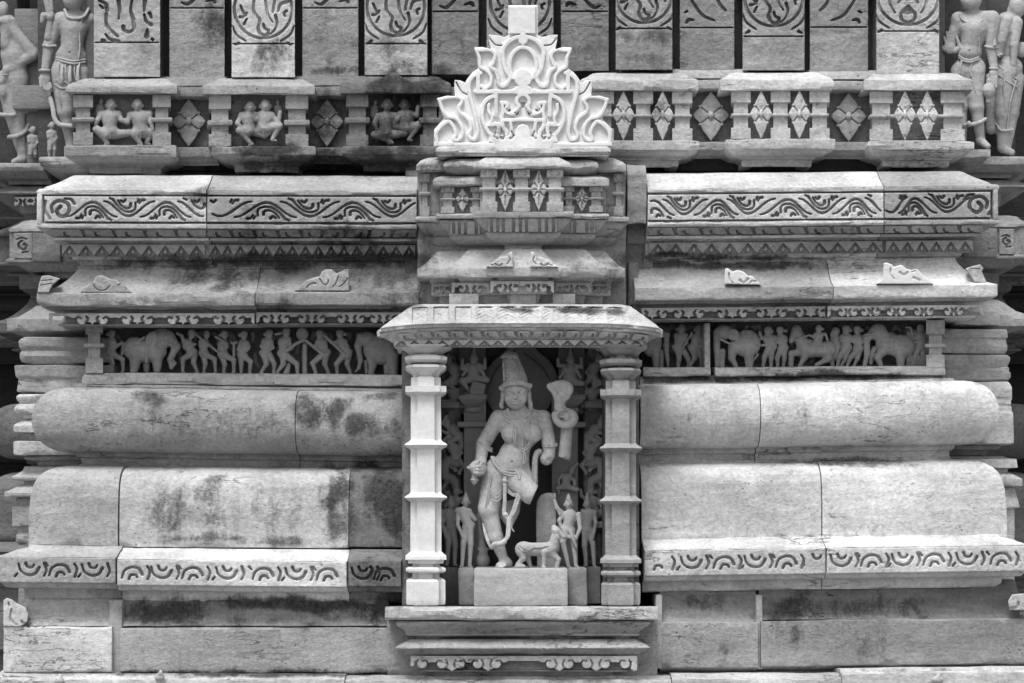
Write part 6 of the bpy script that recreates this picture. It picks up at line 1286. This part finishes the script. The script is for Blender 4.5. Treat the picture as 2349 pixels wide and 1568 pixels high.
mould('lower_fillet', [(1021, -.16), (1022, -.135), (1032, -.135), (1033, -.18), (1048, -.19)], ('cut', 2080), ('ret', 2296, -.135), back=-.4, ret=1., tone=.3, **kw)
mould('pier_capital', [(1046, -.22), (1047, -.17), (1052, -.15), (1054, -.12), (1074, -.115), (1076, -.15), (1084, -.15), (1086, -.14), (1100, -.1), (1116, -.1), (1118, -.15)], ('cut', 2080), ('ret', 2345, -.1), back=-.4, ret=1., tone=.52, **kw)
mould('pier', [(1117, -.14), (1166, -.12), (1168, -.14), (1200, -.14), (1300, -.14), (1900, -.14)], ('cut', 2080), ('ret', 2340, -.12), back=-.4, ret=1., tone=.5, **kw)
mould('upper_cornice', [(495, -.4), (496, -.33), (506, -.31), (512, -.28), (514, -.265), (522, -.26), (523, -.275), (584, -.275), (585, -.26), (594, -.262), (596, -.29), (616, -.35), (618, -.4), (628, -.41)], ('cut', 2100), ('ret', 2375, -.26), back=-.6, ret=1., tone=.34, **kw)
scr(2292, 2326, 526, 584, -.256, .36, sr_, 1); box('shaded_face', 2210, 2288, 524, 590, -.235, -.4, tone=.24, **kw)  # darker tone holds the shadow on this face
mould('upper_eave', [(686, -.38), (688, -.34), (702, -.31), (714, -.28), (720, -.25), (722, -.235), (748, -.235), (751, -.26), (760, -.3), (780, -.35)], ('cut', 2120), ('ret', 2360, -.235), back=-.6, ret=1., tone=.42, chip=2, amp=1.6, **kw)
box('broken_slab', 2190, 2296, 716, 745, -.13, -.4, tone=.5, amp=4, **kw)
box('hanging_block', 2200, 2292, 625, 656, -.36, -.6, tone=.2, **kw)

# ledges that carry the corner statues
def shelf(lb, x0, x1, y, d, tn, h=18, side=-1):
    t = T('statue_ledge', lb, 'ledge', ((x0+x1)/2, y+90, d), 'ledges under the corner statues')
    L = ('ret', x0, d) if side < 0 else ('cut', x0); Rr = ('cut', x1) if side < 0 else ('ret', x1, d)
    mould('slab', [(y-1, d-.3), (y, d), (y+h, d), (y+h+2, d-.02), (y+h+18, d-.08), (y+h+22, d-.12), (y+h+34, d-.13)], L, Rr, back=-.9, ret=1.0, parent=t, mat='wall', tone=tn, chip=1.8, amp=1.4)
    mould('roll', [(y+h+34, d-.18), (y+h+36, d-.12), (y+h+44, d-.07), (y+h+50, d-.045), (y+h+56, d-.08), (y+h+64, d-.12), (y+h+66, d-.16), (y+h+100, d-.17)], L, Rr, back=-.9, ret=1.0, parent=t, mat='wall', tone=tn*.9, amp=1)
    return t
shelf('ledge under the tall left statue, tucked behind the leftmost bay', 89, 230, 361, -.13, .38)
shelf('lower ledge at the left edge under the striding statue', -60, 100, 375, -.30, .32)
shelf('ledge under the statue carrying a water pot', 2130, 2272, 343, -.13, .44, side=1)
shelf('lower ledge at the right edge under the second statue', 2200, 2400, 360, -.30, .42, side=1)
Pc = curlband('curl_fringe', 33, 92, 452, 474, [52, 88], -.36, 12, 7, parent=sl_, mat='wall', tone=.3)

# ---------------------------------------------------------------- tall corner statues
f = TR(0, 0, .26042); q = .26042
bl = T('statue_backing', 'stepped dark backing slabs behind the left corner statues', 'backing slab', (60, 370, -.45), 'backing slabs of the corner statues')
box('slab', 86, 230, -200, 372, -.36, -.5, parent=bl, mat='fine', tone=.08); box('slab', 33, 92, 20, 200, -.42, -.6, parent=bl, mat='fine', tone=.2); box('slab', 28, 115, 196, 250, -.34, -.6, parent=bl, mat='fine', tone=.24); box('slab', 60, 128, 250, 376, -.40, -.6, parent=bl, mat='fine', tone=.2); box('slab', -80, 40, -200, 380, -.6, -.8, parent=bl, mat='fine', tone=.06)  # slab tones darkened to paint deeper shadows between the figures
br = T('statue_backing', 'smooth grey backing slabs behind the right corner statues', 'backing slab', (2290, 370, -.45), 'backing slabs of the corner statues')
box('slab', 2140, 2262, -200, 345, -.38, -.5, parent=br, mat='fine', tone=.08); box('slab', 2240, 2330, -200, 362, -.52, -.7, parent=br, mat='fine', tone=.1)  # same darkened tones standing in for shadow behind the bodies
t = T('corner_statue', 'tall left corner statue of a standing man with a long necklace and open hanging hand', 'statue', (160, 370, -.2), 'tall statues at the corners'); S0 = -.22
F = Fig(5); A_ = lambda x, y, z=0: (x*q, y*q, z)
F.ell(A_(650, -20, 10), (26, 29, 24)); F.cap(A_(665, 50, 4), A_(668, 120, 0), 13, 16); F.cap(A_(540, 170, 0), A_(790, 160, -2), 17, 17, k=8); F.ell(A_(655, 220, 0), (37, 28, 22), k=8); F.cap(A_(650, 260, 0), A_(635, 410, 2), 31, 26, k=10); F.ell(A_(625, 500, 2), (37, 26, 24), k=10); F.ell(A_(615, 600, 0), (41, 26, 24), k=10)
F.cap(A_(545, 640, 0), A_(575, 980, 8), 27, 19, k=8); F.cap(A_(575, 980, 8), A_(620, 1260, 2), 17, 11, k=6); F.cap(A_(700, 640, -4), A_(720, 980, -4), 25, 19, k=8); F.cap(A_(720, 980, -4), A_(730, 1300, -4), 17, 11)
F.ell(A_(612, 464, 25), (2.5, 2, 3), sub=True, k=1); F.cap(A_(620, 1280, 4), A_(600, 1380, 14), 10, 9)
F.cap(A_(505, 190, 0), A_(432, 400, 0), 17, 13.5, k=6); F.cap(A_(432, 400, 0), A_(400, 600, 10), 13.5, 9.5, k=4)
F.cap(A_(800, 180, -6), A_(800, 500, -8), 14, 12, k=6); F.cap(A_(450, 230, -4), A_(440, 120, 4), 11, 9, k=4)
F.build('body', S0, step=1.5, parent=t, mat=g, tone=.34)
F = Fig(2); F.ell(A_(395, 700, 12), (13, 17, 7)); 
for i, (x, y) in enumerate(((400, 830), (425, 848), (443, 840), (455, 805))): F.cap(A_(375+i*22, 740, 14), A_((375+i*22+x)/2, (740+y)/2, 17), 3.6, 3.4, k=1); F.cap(A_((375+i*22+x)/2, (740+y)/2, 17), A_(x, y, 14), 3.4, 2.4, k=1)
F.cap(A_(355, 690, 14), A_(360, 770, 20), 4, 3, k=1.5); F.ell(A_(392, 622, 12), (14, 5, 12)); F.build('open_hand', S0, step=1.2, parent=t, mat=g, tone=.36)
F = Fig(2); F.ell(A_(440, 140, 14), (10, 12, 8)); F.cap(A_(385, 140, 14), A_(370, 190, 14), 8, 5); F.cap(A_(430, 100, 14), A_(400, -40, 10), 7, 8); F.cap(A_(450, 90, 12), A_(440, -40, 8), 6, 6); F.cap(A_(440, 200, 10), A_(430, 330, 6), 8, 11); F.build('raised_hand', S0, step=1.3, parent=t, mat=g, tone=.34)
F = Fig(.8); F.curve([A_(570, 90, 14), A_(600, 150, 22), A_(665, 165, 25), A_(740, 145, 22), A_(780, 80, 12)], 3.6)
for o in (0, 22, 44): F.curve([A_(600+o, 150, 20), A_(625+o*.6, 260-o*.3, 25), A_(655, 310-o, 26), A_(685-o*.6, 260-o*.3, 25), A_(730-o, 150, 20)], 1.5)
F.curve([A_(740, 150, 20), A_(700, 250, 25), A_(705, 400, 26), A_(695, 510, 26)], 1.8)
for o in (0, 22): F.curve([A_(500, 505+o, 12), A_(570, 525+o, 26), A_(650, 540+o, 28), A_(750, 525+o, 16)], 2.2)
for x in (520, 580, 660, 700): F.curve([A_(x, 560, 24), A_(x-5, 620, 26), A_(x+5, 700, 25)], 2.2, 1.4)
F.curve([A_(480, 740, 20), A_(540, 780, 28), A_(620, 770, 24)], 1.6); F.curve([A_(500, 800, 26), A_(525, 880, 28), A_(540, 960, 26)], 2, 1.4)
F.curve([A_(440, 860, 10), A_(465, 950, 14), A_(480, 1040, 18), A_(520, 1095, 22), A_(600, 1110, 24), A_(660, 1110, 20)], 5.5, 5)
F.curve([A_(380, 400, 10), A_(432, 410, 16), A_(490, 405, 10)], 3)

for i in range(3): F.curve([A_(548+i*70, 590, 27), A_(545+i*70, 660, 29), A_(548+i*70, 720, 28)], 3.4, 4.4, k=1); F.curve([A_(500+i*60, 700+i*10, 25), A_(540+i*60, 740, 28), A_(580+i*50, 720, 27)], 1.4)
F.build('ornaments', S0, step=1.05, parent=t, mat=g, tone=.42)
t = T('corner_statue', 'striding statue with a bent arm at the far left edge', 'statue', (30, 378, -.4), 'tall statues at the corners')
F = Fig(5); F.ell(A_(25, 90, 0), (14, 20, 16)); F.cap(A_(60, 220, -4), A_(160, 380, -4), 24, 20); F.cap(A_(150, 400, 0), A_(140, 470, 0), 22, 24); F.cap(A_(60, 210, 8), A_(280, 470, 14), 13, 16, k=4); F.cap(A_(285, 485, 14), A_(60, 620, 16), 15, 10, k=4); F.cap(A_(60, 620, 16), A_(20, 720, 14), 9, 7); F.ell(A_(25, 800, 14), (9, 16, 7)); F.cap(A_(120, 480, 0), A_(150, 700, 0), 30, 26)
F.cap(A_(150, 700, 0), A_(160, 1000, 2), 27, 19, k=8); F.cap(A_(160, 1000, 2), A_(200, 1390, 2), 17, 11); F.cap(A_(60, 700, -6), A_(90, 1000, -4), 24, 15); F.cap(A_(90, 1000, -4), A_(170, 1300, -4), 14, 10); F.cap(A_(200, 1400, 4), A_(120, 1425, 10), 9, 6)
F.cap(A_(60, 180, 12), A_(0, 190, 14), 9, 8); F.cap(A_(40, 250, 10), A_(50, 400, 12), 9, 12)
F.build('body', -.42, step=1.5, parent=t, mat=g, tone=.33)
F = Fig(1); F.curve([A_(80, 1210, 16), A_(150, 1200, 20), A_(220, 1160, 14), A_(250, 1100, 8)], 5); F.curve([A_(-20, 1010, 12), A_(100, 1015, 20), A_(240, 985, 12)], 5, 4); F.ell(A_(50, 660, 18), (9, 3, 8)); F.curve([A_(100, 470, 20), A_(150, 450, 22), A_(195, 430, 18)], 3); F.build('sash', -.42, step=1.2, parent=t, mat=g, tone=.35)
for x, lb, dd, h0 in ((285, 'tiny kneeling attendant figure beside the striding left statue', -.38, 1130), (455, 'tiny standing woman figure at the foot of the tall left statue', -.24, 1090)):
    t = T('small_statue', lb, 'statue', (x*q, 372, dd), 'tiny figures at the feet of the corner statues'); fx = TR(0, 0, q)
    human('body', fx, (x+5, h0+20), 34, (x, h0+90), (x+5, h0+160), [((x-10, h0+170), (x-20, h0+230), (x-20, 1400-18), -1), ((x+20, h0+170), (x+25, h0+230), (x+20, 1400-18), 1)], [((x-30, h0+80), (x-30, h0+120), (x, h0+110)), ((x+30, h0+80), (x+45, h0+130), (x+15, h0+170))], dd, t, z=4, bun=-.8, tone=.34, mat=g)
t = T('corner_statue', 'tall right corner statue with raised palm and a round water pot in the lowered hand', 'statue', (2235, 340, -.2), 'tall statues at the corners')
B_ = lambda x, y, z=0: (1737.3+x*q, y*q, z)
F = Fig(5); F.ell(B_(1880, 5, 10), (25, 24, 22)); F.cap(B_(1885, 50, 4), B_(1895, 120, 0), 13, 17); F.cap(B_(1770, 170, 0), B_(2070, 160, -2), 17, 17, k=8); F.ell(B_(1905, 220, 0), (41, 28, 22), k=8); F.cap(B_(1905, 260, 0), B_(1880, 420, 2), 32, 24, k=10); F.ell(B_(1865, 470, 4), (28, 18, 22), k=10); F.ell(B_(1870, 590, 0), (36, 26, 24), k=10)
F.cap(B_(1910, 640, 2), B_(1930, 940, 8), 25, 17, k=8); F.cap(B_(1930, 940, 8), B_(1965, 1230, 2), 16, 10, k=6); F.cap(B_(1790, 640, -4), B_(1790, 940, -4), 24, 17, k=8); F.cap(B_(1790, 940, -4), B_(1800, 1240, -4), 16, 11); F.cap(B_(1965, 1240, 2), B_(2030, 1290, 16), 10, 7)
F.cap(B_(2080, 190, 0), B_(2055, 430, 2), 16, 13, k=6); F.cap(B_(2055, 430, 2), B_(2085, 600, 10), 13, 9, k=4); F.cap(B_(1760, 200, -2), B_(1700, 420, 2), 14, 14, k=5); F.cap(B_(1700, 420, 4), B_(1660, 430, 10), 11, 9); F.ell(B_(1868, 448, 26), (2.5, 2, 3), sub=True, k=1)
F.build('body', S0, step=1.5, parent=t, mat=g, tone=.44)
F = Fig(2); F.ell(B_(1695, 425, 14), (14, 14, 8)); F.cap(B_(1740, 450, 14), B_(1785, 420, 14), 7, 5.5); F.cap(B_(1785, 420, 14), B_(1755, 330, 16), 5.5, 3.2)
for i, (x, y) in enumerate(((1648, 330), (1668, 285), (1690, 285), (1712, 315))): F.cap(B_(1665+i*18, 400, 14), B_(x, y, 16), 3.6, 2.4, k=1)
F.build('raised_palm', S0, step=1.2, parent=t, mat=g, tone=.46)
F = Fig(1.5); F.ell(B_(2080, 650, 12), (10, 12, 8))
for i in range(4): F.cap(B_(2065+i*13, 680, 16), B_(2030+i*24, 750+i*6, 18), 3.2, 2.6, k=.8)
F.ell(B_(2083, 605, 10), (12, 4, 11)); F.build('lowered_hand', S0, step=1.2, parent=t, mat=g, tone=.46)
F = Fig(1.5); F.ell(B_(2040, 800, 14), (14.5, 19, 13)); F.cap(B_(2040, 715, 14), B_(2040, 750, 14), 6, 6); F.ell(B_(2040, 760, 14), (9, 2.4, 8)); F.ell(B_(2038, 800, 14), (15, 1.6, 13.5)); F.cap(B_(2036, 860, 12), B_(2036, 890, 12), 6, 7); F.build('water_pot', S0, step=1.15, parent=t, mat=g, tone=.44)
F = Fig(.8)
for o in (0, 20, 40): F.curve([B_(1780+o, 120, 14), B_(1800+o*.8, 170, 20), B_(1865+o*.4, 220, 25), B_(1870+o*.5, 290-o*.4, 26), B_(1915, 320-o, 27), B_(1965-o*.5, 280-o*.4, 26), B_(1960-o*.4, 200, 24), B_(1985-o*.5, 180, 20)], 1.6)
F.curve([B_(1950, 320, 25), B_(1955, 400, 25), B_(1950, 470, 24)], 1.3)
for o in (0, 18): F.curve([B_(1775, 490+o, 14), B_(1820, 520+o, 24), B_(1880, 530+o, 28), B_(1950, 505+o, 20)], 2.2)
F.curve([B_(1890, 550, 26), B_(1875, 640, 28), B_(1900, 700, 27)], 1.8); F.curve([B_(1800, 540, 22), B_(1780, 650, 22)], 3, 2); F.curve([B_(1900, 700, 27), B_(1920, 800, 26), B_(1940, 880, 22)], 2.2, 1.4); F.curve([B_(1900, 640, 26), B_(1950, 660, 22), B_(1970, 620, 16)], 1.4)
F.curve([B_(1800, 1110, 8), B_(1880, 1100, 20), B_(1960, 1080, 22), B_(2010, 1050, 14)], 5, 4); F.ell(B_(1865, 1090, 24), (6, 6, 4)); F.curve([B_(2010, 410, 10), B_(2055, 420, 16), B_(2110, 425, 10)], 3.4); F.cap(B_(2090, 400, 15), B_(2090, 340, 12), 5, 2)
F.build('ornaments', S0, step=1.05, parent=t, mat=g, tone=.45)
t = T('corner_statue', 'pale statue in profile with a raised arm at the far right edge', 'statue', (2315, 362, -.4), 'tall statues at the corners')
F = Fig(5); F.ell(B_(2290, 60, 0), (20, 26, 18)); F.cap(B_(2230, 90, 0), B_(2310, 130, 4), 8, 6); F.cap(B_(2170, 160, 0), B_(2250, 150, 0), 12, 14); F.cap(B_(2200, 180, 16), B_(2150, 360, 22), 15, 11, k=4); F.cap(B_(2150, 360, 22), B_(2130, 480, 18), 11, 8, k=3); F.cap(B_(2290, 200, 14), B_(2262, 400, 24), 13, 10, k=4); F.cap(B_(2262, 400, 24), B_(2255, 570, 22), 10, 7, k=3); F.ell(B_(2255, 620, 22), (7, 13, 6), k=2); F.cap(B_(2225, 220, -4), B_(2215, 460, -2), 23, 19, k=8); F.ell(B_(2215, 600, 0), (32, 28, 24), k=8); F.ell(B_(2235, 260, 14), (13, 13, 12), k=4)
F.cap(B_(2200, 660, 0), B_(2160, 1000, 6), 28, 20, k=8); F.cap(B_(2160, 1000, 6), B_(2160, 1290, 2), 19, 13, k=5); F.cap(B_(2260, 700, -4), B_(2240, 1000, -2), 24, 17); F.cap(B_(2240, 1000, -2), B_(2200, 1280, 0), 16, 11); F.cap(B_(2160, 1310, 4), B_(2240, 1345, 12), 11, 8); F.ell(B_(2330, 440, 0), (14, 18, 12)); F.cap(B_(2050, 700, -6), B_(2060, 1120, -6), 14, 18, k=8)
F.build('body', -.42, step=1.5, parent=t, mat=g, tone=.46)
F = Fig(.8); F.curve([B_(2130, 660, 22), B_(2200, 720, 27), B_(2290, 770, 20)], 2); F.curve([B_(2180, 640, 26), B_(2170, 800, 26), B_(2190, 1000, 24), B_(2170, 1150, 21)], 3, 2); F.curve([B_(2130, 500, 26), B_(2125, 490, 26), B_(2155, 480, 28)], 3); F.curve([B_(2130, 580, 18), B_(2200, 640, 26), B_(2290, 700, 20)], 2.4); F.curve([B_(2130, 600, 18), B_(2200, 670, 26), B_(2280, 730, 20)], 1.8); F.curve([B_(2100, 1090, 12), B_(2150, 1150, 22), B_(2250, 1145, 16)], 3); F.curve([B_(2280, 715, 22), B_(2230, 900, 24), B_(2200, 1150, 20)], 2); F.build('sash', -.42, step=1.15, parent=t, mat=g, tone=.46)
